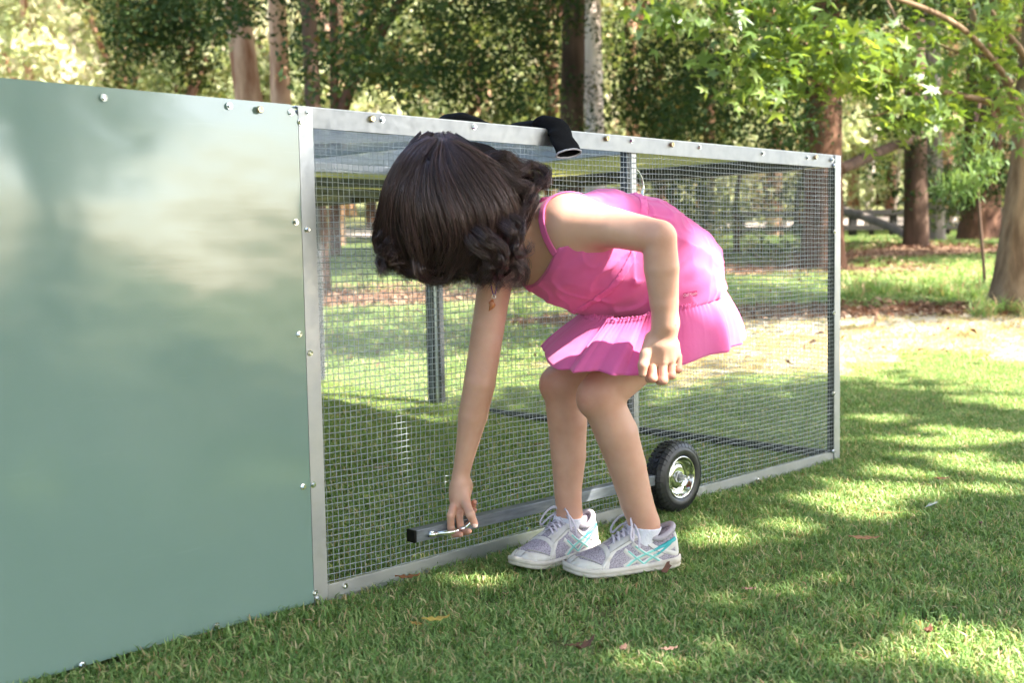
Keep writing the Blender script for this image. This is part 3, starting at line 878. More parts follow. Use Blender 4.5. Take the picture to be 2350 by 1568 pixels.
def build_person():
    root = empty('person', (aL + aR) * .5 * np.array([1, 1, 0]), 'girl in a pink sundress bending down to grip the handle of the lever bar', 'girl')
    h = 0.0022
    lo = np.array([-0.34, 1.95, 0.02]); hi = np.array([0.50, 2.62, 0.93])
    A, lo, ax = field(body, lo, hi, h)
    def merge(prs, kk):
        """union the list of prims tightly among themselves, then blend to the body by kk"""
        a = np.min([p[1] for p in prs], 0) - 0.03; b_ = np.max([p[2] for p in prs], 0) + 0.03
        i0 = np.maximum(0, np.floor((a - lo) / h).astype(int)); i1 = np.minimum(A.shape, np.ceil((b_ - lo) / h).astype(int))
        sub, _, _ = field(prs, lo + i0 * h, lo + (i1 - 1) * h - 1e-9, h)
        sub = sub[:i1[0] - i0[0], :i1[1] - i0[1], :i1[2] - i0[2]]
        S = A[i0[0]:i0[0] + sub.shape[0], i0[1]:i0[1] + sub.shape[1], i0[2]:i0[2] + sub.shape[2]]
        hh = np.maximum(kk - np.abs(S - sub), 0) / kk
        S[...] = np.minimum(S, sub) - hh * hh * kk * 0.25
    merge(hand, 0.012)
    for f_ in fing1: merge(f_, 0.0012)
    merge(thumb1, 0.006)
    merge(palm2, 0.006)
    for f_ in fing2: merge(f_, 0.0014)
    merge(thumb2, 0.006)
    p, q = surface(A, lo, h)
    q = flipcheck(p, q); p = relax(p, q, 3, 0.5)
    bo = mesh_obj('body', p, q, M_skin, root, True)
    fl = np.zeros(len(p))
    for c_, rr_, w_ in ((kL + np.array([-.03, -.02, 0]), .045, .75), (kR + np.array([-.03, -.02, 0]), .042, .75), (eL, .035, .5), (eR, .035, .35), (aL, .05, .4), (aR, .05, .4),
                        (H1(1498, 866), .016, .7), (H1(1521, 871), .016, .7), (H1(1541, 862), .014, .7), (H1(1557, 848), .012, .7), (H1(1474, 852), .018, .5),
                        (H3(1060, 1224, 0), .022, 1.0), (H3(1076, 1220, 0), .016, 1.0), (H2(1088, 1165), .022, 1.0), (H3(1088, 1200, 0), .018, .7), (H2(1040, 1170), .03, .3)):
        d_ = np.linalg.norm(p - c_, axis=1); fl = np.maximum(fl, w_ * np.exp(-(d_ / rr_) ** 2))
    a_ = bo.data.attributes.new('flush', 'FLOAT', 'POINT'); a_.data.foreach_set('value', fl.astype(np.float32))
    return root, A, lo, ax, h
person, BA, Blo, Bax, Bh = build_person()
# nails
def nail(p, nrm, along, w, l):
    nrm = np.array(nrm, float); nrm /= np.linalg.norm(nrm); al = np.array(along, float); al = al - nrm * np.dot(al, nrm); al /= np.linalg.norm(al)
    sd = np.cross(nrm, al); v = []; n = 9
    for i in range(n):
        for j in range(n):
            u = (i / (n - 1) * 2 - 1); t_ = (j / (n - 1) * 2 - 1)
            uu = u * math.sqrt(1 - t_ * t_ * .45); tt = t_ * math.sqrt(1 - u * u * .35)
            v.append(p + sd * uu * w + al * tt * l - nrm * (uu * uu) * w * 0.45)
    f = [(i * n + j, i * n + j + 1, (i + 1) * n + j + 1, (i + 1) * n + j) for i in range(n - 1) for j in range(n - 1)]
    return v, f
for p, nr, al, w, l in ((H3(1090, 1205, -.0098), (0.25, -1, 0.2), H3(1092, 1209, 0) - H3(1084, 1190, 0), 0.0058, 0.0062), (H1(1470.5, 857, -.0068), (-.75, -.7, 0.0), (0, 0, -1), 0.0045, 0.0055)):
    v, f = nail(p, nr, al, w, l)
    o = mesh_obj('nail', v, f, M_nail, person, True)
    s_ = o.modifiers.new('t', 'SOLIDIFY'); s_.thickness = 0.0006
# eyes
M_eye = simple('eye_white', (0.75, 0.72, 0.68), rough=0.15, scale=30); M_iris = simple('iris', (0.04, 0.02, 0.01), rough=0.1)
for s_ in (-1, 1):
    b = MB()
    c = HP(-0.010, 0.0745, s_ * 0.030)
    for rr, m_, nm in ((0.0100, M_eye, 'eye'),):
        v = []; f = []; n = 16
        for i in range(n + 1):
            for j in range(n):
                th = math.pi * i / n; ph = 2 * math.pi * j / n
                v.append(c + rr * (fdir * math.cos(th) + ftop * math.sin(th) * math.cos(ph) + fsd * math.sin(th) * math.sin(ph)))
        f = [(i * n + j, i * n + (j + 1) % n, (i + 1) * n + (j + 1) % n, (i + 1) * n + j) for i in range(n) for j in range(n)]
        e = mesh_obj(nm, v, f, m_, person, True, mats=[M_eye, M_iris], fmat=[1 if i < 3 else 0 for i in range(n) for j in range(n)])

# ================================================================ dress
# looser torso for the cloth
cpin = lambda px, py, d: W(px, py, d)
DR = [ell(chest + tor * .005, (0.135, 0.108, 0.088), Rt, 0.02),
      ell(sL * .36 + chest * .64 + tor * 0.01, (0.075, 0.064, 0.066), Rt, 0.04),
      ell(sR * .38 + chest * .62 + tor * 0.01, (0.075, 0.066, 0.068), Rt, 0.04),
      ell(W(1330, 640, 2.30), (0.075, 0.06, 0.058), Rt, 0.05),
      ell(W(1440, 600, 2.315), (0.10, 0.10, 0.095), Rt, 0.05),
      ell(W(1530, 630, 2.37), (0.11, 0.115, 0.10), Rp, 0.05),
      ell(W(1520, 680, 2.37), (0.110, 0.115, 0.050), None, 0.05),
      ell(W(1395, 515, 2.285), (0.070, 0.070, 0.068), None, 0.04), ell(W(1486, 544, 2.32), (0.082, 0.080, 0.078), None, 0.04),
      ell(W(1562, 596, 2.36), (0.076, 0.080, 0.072), None, 0.04), ell(W(1410, 695, 2.33), (0.06, 0.055, 0.03), None, 0.04)]

def grid_pts(lo, hi, h):
    n = np.ceil((hi - lo) / h).astype(int) + 1
    ax = [lo[i] + h * np.arange(n[i]) for i in range(3)]
    return np.stack(np.meshgrid(*ax, indexing='ij'), -1)

def plane_cut(A, P, p0, nrm, k=0.003):
    """keep the side against nrm"""
    d = (P - p0) @ nrm
    return np.maximum(A, d)

# wrinkles as a smooth pseudo-noise over space
def wrink(P, f, seed, aniso=None):
    rg = np.random.RandomState(seed); s = 0
    for i in range(7):
        dv = rg.normal(size=3)
        if aniso is not None: dv = dv - aniso * np.dot(dv, aniso) * 0.8
        dv /= np.linalg.norm(dv)
        s = s + np.sin(P @ dv * f * (0.6 + rg.rand() * 1.2) + rg.rand() * 6.28 + 1.5 * np.sin(P @ rg.normal(size=3) * f * .3))
    return s / 7

def body_at(P):
    """distance to the finished body at points of a grid aligned on its own lattice"""
    idx = np.clip((P - Blo) / Bh, 0, np.array(BA.shape) - 1.001)
    i = idx.astype(int); fr = idx - i
    r = 0
    for dx in (0, 1):
        for dy in (0, 1):
            for dz in (0, 1):
                w = (fr[..., 0] if dx else 1 - fr[..., 0]) * (fr[..., 1] if dy else 1 - fr[..., 1]) * (fr[..., 2] if dz else 1 - fr[..., 2])
                r = r + w * BA[i[..., 0] + dx, i[..., 1] + dy, i[..., 2] + dz]
    return r

hD = 0.0025
dlo = np.array([-0.08, 2.02, 0.44]); dhi = np.array([0.46, 2.60, 0.86])
DA, dlo, dax = field(DR, dlo, dhi, hD)
GP = grid_pts(dlo, dhi, hD)[:DA.shape[0], :DA.shape[1], :DA.shape[2]]
tp, _, _ = field(TORSO, dlo, dhi, hD)
DA = np.minimum(DA, tp - 0.006)                   # never inside the torso
DA = DA + 0.0050 * wrink(GP, 55, 5, tor) + 0.0022 * wrink(GP, 100, 8, acr) - 0.0034 * (1 - np.abs(wrink(GP, 48, 21, tor))) ** 9 - 0.0028 * (1 - np.abs(wrink(GP, 60, 33, frt))) ** 12
# neckline plane at right angles to the torso (front), higher at the back
nA = W(1272, 583, 2.17); nB = W(1190, 672, 2.30)
front_side = (GP - chest) @ frt
sgn = 1.0 if np.dot(W(1230, 640, 2.2) - chest, frt) > 0 else -1.0
nn = -tor
lev = float(np.dot(nA - chest, nn)); lev2 = float(np.dot(nB - chest, nn))
across = (GP - nA) @ acr / float(np.dot(nB - nA, acr))
level = lev + (lev2 - lev) * np.clip(across, -0.3, 1.3) - 0.010 * np.sin(np.clip(across, 0, 1) * math.pi)
backness = np.clip(-sgn * front_side / 0.06 + 0.2, 0, 1)
topcut = (GP - chest) @ nn - (level + 0.045 * backness)
DA = np.maximum(DA, topcut)
# arm holes
for sh, el_, rr in ((sL, eL, 0.068), (sR, eR, 0.060)):
    ud = (el_ - sh) / np.linalg.norm(el_ - sh)
    a_ = sh - ud * 0.02 + (-tor) * 0.012; b_ = sh + ud * 0.02
    d = cone(a_, b_ , rr, rr * .8)[0](GP)
    DA = np.maximum(DA, -d)
# shell it: hollow towards the body, so the neck opening is open
inner = DA + 0.004
seam_c = W(1500, 690, 2.37)
# seam ring and hem ring of the skirt (ellipses in space): left, near, right, far
def ring4(l, n_, r_, f_, n=240, sharp=None):
    c = (np.array(l) + r_ ) / 2; A_ = (np.array(r_) - l) / 2
    th = np.linspace(0, 2 * math.pi, n, endpoint=False)
    Bn = np.array(n_) - c; Bf = np.array(f_) - c
    out = []
    for t_ in th:
        s_ = math.sin(t_)
        out.append(c - A_ * math.cos(t_) + (Bn if s_ > 0 else Bf) * abs(s_))
    return np.array(out), th
seamR, th = ring4(W(1338, 703, 2.345), W(1498, 739, 2.225), W(1657, 640, 2.40), W(1470, 668, 2.50))
hemR, _ = ring4(W(1258, 800, 2.36), W(1462, 853, 2.17), W(1704, 757, 2.43), W(1500, 745, 2.60))
# cut the dress body below the seam plane
pc = seamR.mean(0)
U_, S_, Vt = np.linalg.svd(seamR - pc); sn = Vt[2]
if np.dot(sn, hemR.mean(0) - pc) < 0: sn = -sn
bulge = (GP - pc) @ sn
DA = np.maximum(DA, bulge - 0.004)
p, q = surface(DA, dlo, hD)
q = flipcheck(p, q); p = relax(p, q, 3, 0.5)
dress = mesh_obj('dress', p, q, M_pink, person, True)
# project the seam ring onto the cloth so that the ruffle starts on it
def dist_D(P):
    idx = np.clip((P - dlo) / hD, 0, np.array(DA.shape) - 1.001); i = idx.astype(int)
    return DA[i[..., 0], i[..., 1], i[..., 2]]
seamP = []
for r_ in seamR:
    d = r_ - pc; d -= sn * np.dot(d, sn); L = np.linalg.norm(d); d /= L
    ts = np.linspace(0.02, 0.30, 200); pts = pc + d[None] * ts[:, None] - sn * 0.004
    ins = dist_D(pts) < 0
    t_ = ts[np.where(ins)[0].max()] if ins.any() else L
    seamP.append(pc + d * (0.35 * t_ + 0.65 * L if abs(t_ - L) < .05 else L))
seamP = np.array(seamP)
# close the gap between dress body and ruffle top with the skirt's own cloth: rows from slightly inside
def pleat(th_, k):
    return sum(a * np.sin(f * th_ + p_) for a, f, p_ in ((1.3, 9, .3), (1.0, 14, 1.9), (.8, 5, .8), (.45, 23, 2.2), (.22, 37, 1.1)))
rows = []; NR = 26; n = 960
thf = np.linspace(0, 2 * math.pi, n, endpoint=False)
def up(a):
    e = np.vstack([a, a[:1]]); t_ = np.linspace(0, len(a), n, endpoint=False); i = t_.astype(int); f_ = (t_ - i)[:, None]
    return e[i] * (1 - f_) + e[i + 1] * f_
S1 = up(seamP); H1r = up(hemR)
C1 = S1.mean(0); C2 = H1r.mean(0)
for r_ in range(-2, NR + 1):
    if r_ < 0:
        t_ = r_ * 0.02
    else:
        t_ = r_ / NR
    base = S1 * (1 - t_) + H1r * t_
    cen = C1 * (1 - t_) + C2 * t_
    out = base - cen; out /= np.linalg.norm(out, axis=1)[:, None]
    amp = 0.0012 + 0.0085 * max(0, t_) ** 0.9
    thw = thf + 0.16 * np.sin(4 * thf + 1.0) + 0.09 * np.sin(7 * thf + .4)
    k_ = pleat(thw + 0.03 * t_ * np.sin(5 * thf), 0)
    k_ = k_ + (0.55 * np.sin(thw * 52) * math.exp(-max(0, t_) * 3.0) + 0.30 * np.sin(thw * 83 + 1) * math.exp(-max(0, t_) * 4.0)) * np.clip(0.4 + t_ * 3, 0, 1)
    gather = 0.0022 * np.sin(thf * 110 + np.sin(thf * 9)) * math.exp(-abs(t_) * 14)
    billow = 0.020 * math.sin(math.pi * min(1, max(0, t_)) * .8) * (1 if True else 0)
    wav = 0.004 * t_ * np.sin(thf * 6 + 1.0)
    pt = base + out * (amp * k_ * .55 + gather + billow * .5)[:, None] + np.array([0, 0, 1.0]) * wav[:, None]
    if r_ < 0: pt = pt + out * 0.004 - (H1r - S1) / np.linalg.norm(H1r - S1, axis=1)[:, None] * (0.003 * -r_) + out * (0.0015 * np.sin(thf * 160))[:, None]
    rows.append(pt)
V = np.vstack(rows); nr = len(rows)
idx = np.arange(nr * n).reshape(nr, n)
F = np.stack([idx[:-1, :], np.roll(idx, -1, 1)[:-1, :], np.roll(idx, -1, 1)[1:, :], idx[1:, :]], -1).reshape(-1, 4)
rf = mesh_obj('ruffle', V, F, M_pink, person, True)
sm = rf.modifiers.new('t', 'SOLIDIFY'); sm.thickness = 0.0012
# double hem line
b = MB()
row = rows[-3]; out = row - C2; out /= np.linalg.norm(out, axis=1)[:, None]
b.tube([row[i % n] + out[i % n] * 0.0004 for i in range(0, n + 1, 2)], 0.0008, 5, False)
row = rows[-1]
b.tube([row[i % n] + np.array([0, 0, -0.0004]) for i in range(0, n + 1, 2)], 0.0010, 5, False)
b.build('hem_stitching', M_pinkdk, rf, True)
# frill along the seam
b = MB(); row = rows[0]
fr = [row[i] + np.array([0, 0, 1]) * 0.0015 * math.sin(i * .75) for i in range(0, n)]
b.tube(fr + [fr[0]], [0.0021 + 0.0009 * math.sin(i * 1.3) for i in range(n + 1)], 6, False)
b.build('gathered_frill', M_pinkdk, rf, True)

# woven label on the skirt, found by walking along the view ray to the cloth
def on_cloth(px, py):
    for d_ in np.arange(2.05, 2.6, .001):
        q_ = W(px, py, d_)
        if dist_D(q_[None])[0] < 0.0: return q_
    return W(px, py, 2.25)
l0, l1, l2, l3 = on_cloth(1566, 684), on_cloth(1598, 678), on_cloth(1597, 666), on_cloth(1566, 672)
nl = np.cross(l1 - l0, l3 - l0); nl /= np.linalg.norm(nl); nl = nl if np.dot(nl, CAM - l0) > 0 else -nl
lq = [x_ + nl * .0022 for x_ in (l0, l1, l2, l3)]
lb = mesh_obj('fabric_label', lq + [x_ + nl * .0006 for x_ in lq], [(0, 1, 2, 3), (4, 5, 6, 7), (0, 1, 5, 4), (1, 2, 6, 5), (2, 3, 7, 6), (3, 0, 4, 7)], simple('raspberry_label', (.62, .06, .22), (.55, .05, .2), rough=.8, scale=200), dress)
cu = bpy.data.curves.new('lettering', 'FONT'); cu.body = 'OshKosh'; cu.size = 0.0085; cu.extrude = 0.0001; cu.align_x = 'CENTER'; cu.align_y = 'CENTER'
to = bpy.data.objects.new('tmp', cu); COL.objects.link(to); bpy.context.view_layer.update()
lme = bpy.data.meshes.new_from_object(to.evaluated_get(bpy.context.evaluated_depsgraph_get())); bpy.data.objects.remove(to)
ex_ = l1 - l0; ex_ /= np.linalg.norm(ex_); ey_ = np.cross(nl, ex_)
co_ = np.array([list(q_.co) for q_ in lme.vertices]) @ np.array([ex_, ey_, nl]) + (l0 + l1 + l2 + l3) / 4 + nl * .0031
lme.vertices.foreach_set('co', co_.ravel()); lme.update(); lme.materials.clear(); lme.materials.append(simple('pale_pink_thread', (.9, .6, .75), rough=.8))
link(bpy.data.objects.new('lettering', lme), dress)

# bands and straps: thin shells on the cloth / skin
def shell(name, dist, off, thick, mask, GP, h, lo, mat, parent):
    A = np.maximum(np.abs(dist - off) - thick, mask)
    p, q = surface(A, lo, h); q = flipcheck(p, q); p = relax(p, q, 2, 0.5)
    return mesh_obj(name, p, q, mat, parent, True)
def path_dist(P, pts):
    best = np.full(P.shape[:-1], 9.0)
    for i in range(len(pts) - 1):
        a, b_ = pts[i], pts[i + 1]; ba = b_ - a
        h_ = np.clip(((P - a) @ ba) / (ba @ ba), 0, 1)
        best = np.minimum(best, np.sqrt((((P - a) - h_[..., None] * ba) ** 2).sum(-1)))
    return best
hS = 0.0018
def strap(pts, wdt, mat, name='strap', off=0.0022, thick=0.0014, useD=False):
    pts = spline(pts, 24)
    # snap the path to the body surface
    P2 = []
    for q_ in pts:
        for _ in range(6):
            g = np.array([body_at(q_ + e) - body_at(q_ - e) for e in np.eye(3) * 0.003]); g /= (np.linalg.norm(g) + 1e-9)
            q_ = q_ - g * float(body_at(q_))
        P2.append(q_)
    P2 = np.array(P2)
    lo_ = P2.min(0) - 0.02; hi_ = P2.max(0) + 0.02
    G = grid_pts(lo_, hi_, hS)
    shell(name, body_at(G), off, thick, path_dist(G, P2) - wdt, G, hS, lo_, mat, dress)
strap([W(1268, 592, 2.165), W(1240, 540, 2.15), W(1228, 490, 2.15), W(1240, 448, 2.17), W(1285, 424, 2.19), W(1350, 424, 2.21)], 0.0085, M_pink)
strap([W(1190, 672, 2.27), W(1168, 655, 2.27), W(1150, 630, 2.28), W(1140, 600, 2.33)], 0.0085, M_pink)
# empire band
bp = W(1371, 709, 2.27); bq = W(1480, 580, 2.2); bd = -tor
lev0 = float(np.dot(W(1425, 640, 2.2) - chest, tor))
mask = np.abs((GP - chest) @ tor - lev0) - 0.008
shell('waist_band', DA, 0.0008, 0.0016, mask, GP, hD, dlo, M_pinkdk, dress)
# little woven label on the skirt
lc = W(1566, 697, 2.2)

# socks
for an, rad in ((aL, 0.0345), (aR, 0.031)):
    lo_ = an - np.array([0.06, 0.06, 0.075]); hi_ = an + np.array([0.06, 0.06, 0.02])
    G = grid_pts(lo_, hi_, 0.0018)
    zt = an[2] - 0.004 + 0.10 * (an[0] - G[..., 0])
    rib = 0.0004 * np.sin(np.arctan2(G[..., 1] - an[1], G[..., 0] - an[0]) * 60)
    dist = body_at(G)
    A = np.maximum(np.maximum(dist - 0.0032 + rib, -(dist + 0.001)), G[..., 2] - zt)
    p, q = surface(A, lo_, 0.0018); q = flipcheck(p, q); p = relax(p, q, 1, .5)
    mesh_obj('sock', p, q, simple('white_ribbed_cotton', (0.72, 0.70, 0.80), (0.78, 0.76, 0.84), rough=0.9, scale=300, bmp=0.4), person, True)
# ================================================================ shoes
def shoe_mesh_mat():
    m, t, b = new_mat('lilac_knit_mesh')
    tc = t.nodes.new('ShaderNodeTexCoord'); vo = t.nodes.new('ShaderNodeTexVoronoi'); vo.inputs['Scale'].default_value = 330
    mp = t.nodes.new('ShaderNodeMapping'); mp.inputs['Scale'].default_value = (1, 1, 1.7)
    t.links.new(tc.outputs['Object'], mp.inputs[0]); t.links.new(mp.outputs[0], vo.inputs[0])
    r = ramp(t, vo.outputs['Distance'], [(0.25, (0.16, 0.13, 0.165)), (0.5, (0.42, 0.37, 0.43))])
    t.links.new(r.outputs[0], b.inputs['Base Color']); b.inputs['Roughness'].default_value = 0.85
    bump(t, b, vo.outputs['Distance'], 0.6, 0.0008)
    return m
M_smesh = shoe_mesh_mat()
M_swhite = simple('scuffed_white_leather', (0.66, 0.62, 0.59), (0.50, 0.44, 0.37), rough=0.5, scale=45, bmp=0.2, lo=0.5, hi=0.85)
M_sole = simple('white_sole', (0.62, 0.56, 0.51), (0.42, 0.36, 0.29), rough=0.6, scale=35, lo=0.45, hi=0.8, bmp=0.2)
M_teal = simple('teal_stripe', (0.03, 0.36, 0.40), (0.05, 0.42, 0.44), rough=0.4, scale=60)
M_mint = simple('mint_stripe', (0.22, 0.58, 0.52), (0.28, 0.62, 0.56), rough=0.4, scale=60)
M_line = simple('grey_stitch_line', (0.42, 0.39, 0.36), rough=0.7)
M_lace = simple('lilac_lace', (0.62, 0.57, 0.66), (0.50, 0.45, 0.54), rough=0.9, scale=400, bmp=0.5)
M_lining = simple('grey_lining', (0.46, 0.41, 0.45), (0.38, 0.33, 0.37), rough=0.95, scale=200, bmp=0.4)
M_outsole = simple('green_outsole', (0.12, 0.32, 0.26), rough=0.7)

def shoe(heel, toe, L, side, zoff=0.0, roll=0.0):
    """side = +1: the camera sees local +y"""
    X = (toe - heel); X[2] = 0; X /= np.linalg.norm(X)
    Zv = np.array([0, 0, 1.0]); Y = np.cross(Zv, X)
    O = heel.copy(); O[2] = zoff
    def G(x, y, z): return O + X * x * L + Y * y + Zv * z
    root = bpy.data.objects.new('shoe', None)
    parts = []
    xs = np.array([0, .03, .10, .2, .3, .36, .42, .5, .6, .7, .8, .88, .94, .98, 1.0])
    top = np.array([.064, .084, .076, .064, .068, .084, .086, .078, .064, .053, .046, .041, .035, .027, .016])
    wid = np.array([.014, .026, .031, .032, .032, .033, .034, .037, .041, .0435, .0425, .038, .030, .019, .004])
    mid = np.array([0, 0, 0, 0, 0, 0, 0, .001, .003, .005, .007, .009, .010, .011, .012]) * (-side)   # toes lean inwards
    solz = lambda x: 0.016 + 0.006 * np.clip(1 - x * 3, 0, 1) + 0.012 * np.clip((x - .8) / .2, 0, 1) ** 2
    H = lambda x: np.interp(x, xs, top); Wd = lambda x: np.interp(x, xs, wid); Mi = lambda x: np.interp(x, xs, mid)
    # smooth versions
    xx = np.linspace(0, 1, 200)
    def sm(f):
        a = f(xx); 
        for _ in range(3):
            a2 = a.copy(); a2[3:-3] = (a[:-6] + a[1:-5] + a[2:-4] + a[3:-3] + a[4:-2] + a[5:-1] + a[6:]) / 7; a = a2
        return lambda x, a=a: np.interp(x, xx, a)
    H, Wd, Mi = sm(H), sm(Wd), sm(Mi)
    pw = 2.3
    def surf(x, phi, off=0.0):
        """phi 0..pi across the top, 0 = +y side at the sole"""
        z0 = solz(x) - 0.004; h = H(x) - z0; w = Wd(x)
        c, s_ = math.cos(phi), math.sin(phi)
        y = Mi(x) + (w + off) * math.copysign(abs(c) ** (2 / pw), c)
        z = z0 + (h + off) * abs(s_) ** (2 / pw * (1.0 if x > .45 else 0.8))
        return G(x, y, z)
    NX, NP = 90, 40
    xv = 1 - (1 - np.linspace(0, 1, NX)) ** 1.0
    xv = 0.5 - 0.5 * np.cos(np.linspace(0, math.pi, NX))
    v = [surf(x, math.pi * j / (NP - 1)) for x in xv for j in range(NP)]
    f = [(i * NP + j, i * NP + j + 1, (i + 1) * NP + j + 1, (i + 1) * NP + j) for i in range(NX - 1) for j in range(NP - 1)]
    up_ = mesh_obj('upper', v, f, M_smesh, None, True); parts.append((up_, None))
    # sole: flared outline with a groove
    prof = [(0.0035, 0.002), (0.0055, 0.006), (0.0045, 0.009), (0.0048, 0.0105), (0.0062, 0.012), (0.0055, None), (0.002, 'top')]
    out = []
    NS = 100
    ang = np.linspace(0, 2 * math.pi, NS, endpoint=False)
    def outline(a, e):
        x = 0.5 - 0.5 * math.cos(a); sgn = 1 if a < math.pi else -1
        xq = min(max(x, 0), 1)
        y = Mi(xq) + sgn * (Wd(xq)) 
        p = np.array([xq * L, y]);
        # push out along approximate normal
        dx = (Wd(min(1, xq + .02)) - Wd(max(0, xq - .02))) / (0.04 * L)
        nrm = np.array([-dx, sgn * 1.0]); nrm /= np.linalg.norm(nrm)
        if xq < 0.02: nrm = np.array([-1, 0.2 * sgn])
        if xq > 0.985: nrm = np.array([1, 0.2 * sgn])
        return p + nrm * e, xq
    v = []
    for (e, z) in prof:
        for a in ang:
            p, x = outline(a, e)
            sp = 0.010 * max(0, (x - .78) / .22) ** 2
            zz = (solz(x) + 0.002 if z is None else solz(x) + 0.0035 if z == 'top' else z) + (sp if not (z is None or z == 'top') else 0)
            v.append(O + X * p[0] + Y * p[1] + Zv * zz)
    f = []
    for l in range(len(prof) - 1):
        f += [(l * NS + j, l * NS + (j + 1) % NS, (l + 1) * NS + (j + 1) % NS, (l + 1) * NS + j) for j in range(NS)]
    f.append(tuple(range(NS))[::-1])
    so_ = mesh_obj('sole', v, f, M_sole, None, True); parts.append((so_, None))
    # side overlay ribbons: polyline in (x, z), width, offset
    def side_pt(x, z, sd_, off):
        z0 = solz(x) - 0.004; h = max(0.004, H(x) - z0); w = Wd(x)
        pz = 2 / pw * (1.0 if x > .45 else 0.8)
        q = min(0.999, max(0, (z - z0) / h)); s_ = q ** (1 / pz); c = math.sqrt(max(0, 1 - s_ * s_)) ** (2 / pw)
        nz = min(1.0, q * 1.1)
        return G(x, Mi(x) + sd_ * (w * c + off * (1 - .5 * nz)), z + off * nz)
    def ribbon(name, pl, wdt, off, mat, sd_, th=0.0010):
        P2 = spline([(a_ * L, b_) for a_, b_ in pl], 28)
        ws = np.interp(np.linspace(0, 1, 28), np.linspace(0, 1, len(wdt)), wdt) if hasattr(wdt, '__len__') else [wdt] * 28
        v = []
        for i in range(28):
            t = P2[min(27, i + 1)] - P2[max(0, i - 1)]; t /= np.linalg.norm(t); nn_ = np.array([-t[1], t[0]])
            for c_ in (-1, -.5, 0, .5, 1):
                q = P2[i] + nn_ * ws[i] / 2 * c_
                e = off + (th if abs(c_) < .9 else -0.0012)
                x = min(0.998, max(0.003, q[0] / L)); v.append(side_pt(x, min(max(q[1], solz(x) - .002), H(x) - .0005), sd_, e))
        f = [(i * 5 + j, i * 5 + j + 1, (i + 1) * 5 + j + 1, (i + 1) * 5 + j) for i in range(27) for j in range(4)]
        o = mesh_obj(name, v, f, mat, None, True); parts.append((o, None)); return o
    for sd_ in (1, -1):
        # white leather cage
        ribbon('overlay', [(.985, .030), (.92, .030), (.84, .026), (.76, .022)], [.020, .022, .020, .012], .0006, M_swhite, sd_)
        ribbon('overlay', [(.76, .020), (.70, .036), (.64, .050), (.58, .062)], [.008, .010, .011, .012], .0008, M_swhite, sd_)
        ribbon('overlay', [(.64, .053), (.52, .066), (.42, .076), (.355, .078)], [.012, .015, .016, .017], .0010, M_swhite, sd_)
        ribbon('overlay', [(.355, .076), (.27, .052), (.16, .040), (.045, .030)], [.016, .011, .010, .010], .0008, M_swhite, sd_)
        ribbon('overlay', [(.012, .028), (.03, .050), (.03, .072)], [.022, .016, .012], .0008, M_swhite, sd_)
        ribbon('overlay', [(.03, .060), (.16, .048), (.30, .040), (.44, .030), (.56, .018)], .0125, .0006, M_swhite, sd_)
        ribbon('overlay', [(.05, .052), (.20, .036), (.33, .024), (.40, .016)], .0115, .0006, M_swhite, sd_)
        ribbon('overlay', [(.46, .062), (.38, .044), (.28, .030), (.20, .018)], .0105, .0007, M_swhite, sd_)
        ribbon('overlay', [(.54, .052), (.48, .038), (.42, .026), (.36, .016)], .0105, .0007, M_swhite, sd_)
        # stripes
        ribbon('stripe', [(.045, .061), (.15, .051), (.27, .0425)], [.0095, .0088, .0065], .0016, M_teal, sd_)
        ribbon('stripe', [(.27, .0425), (.38, .036), (.47, .028), (.55, .016)], [.006, .006, .0065, .007], .0016, M_mint, sd_)
        ribbon('stripe', [(.10, .0535), (.19, .040), (.24, .034)], [.006, .006, .005], .0017, M_teal, sd_)
        ribbon('stripe', [(.24, .034), (.32, .026), (.39, .016)], .0058, .0016, M_mint, sd_)
        ribbon('stripe', [(.44, .056), (.36, .041), (.28, .030), (.22, .021)], .0046, .0019, M_mint, sd_)
        ribbon('stripe', [(.51, .048), (.46, .037), (.41, .027), (.36, .017)], .0046, .0019, M_mint, sd_)
        # stitch lines
        for pl in ([(.97, .041), (.90, .0395), (.82, .034), (.76, .027)], [(.67, .046), (.56, .058), (.46, .068), (.38, .069)], [(.36, .066), (.27, .045), (.16, .0335)]):
            ribbon('stitching', pl, .0009, .0022, M_line, sd_)
    # toe cap and vamp band across the top
    for (x0, x1, e, nm) in ((.90, .99, .0012, 'toe_cap'), (.655, .70, .0012, 'vamp_band')):
        v = []; n1, n2 = 10, 30
        for i in range(n1):
            for j in range(n2):
                ph = math.pi * (0.03 + 0.94 * j / (n2 - 1)); x = x0 + (x1 - x0) * i / (n1 - 1) + (0.05 * (abs(ph / math.pi - .5) * 2) ** 2 * (1 if nm == 'vamp_band' else -.6))
                v.append(surf(min(x, .995), ph, e if 0 < i < n1 - 1 else -.001))
        f = [(i * n2 + j, i * n2 + j + 1, (i + 1) * n2 + j + 1, (i + 1) * n2 + j) for i in range(n1 - 1) for j in range(n2 - 1)]
        parts.append((mesh_obj(nm, v, f, M_swhite, None, True), None))
    # collar: padded ring
    ring = []
    for k in range(40):
        a = 2 * math.pi * k / 40
        x = .185 - .155 * math.cos(a); y = .0265 * math.sin(a)
        z = np.interp(x, [.03, .10, .2, .28, .34], [.086, .076, .0655, .070, .084])
        ring.append(G(x, y + Mi(x), z))
    b = MB(); b.tube(ring + ring[:2], [0.0062] * 42, 10, False); parts.append((b.build('collar', M_lining, None, True), None))
    # tongue
    v = []
    tp = [(.56, .070), (.48, .084), (.41, .093), (.35, .099), (.315, .104)]
    for i, (x, z) in enumerate(tp):
        for j in range(7):
            u = j / 6 * 2 - 1
            v.append(G(x, u * (.017 + .0035 * i / 4), z - 0.008 * u * u))
    f = [(i * 7 + j, i * 7 + j + 1, (i + 1) * 7 + j + 1, (i + 1) * 7 + j) for i in range(4) for j in range(6)]
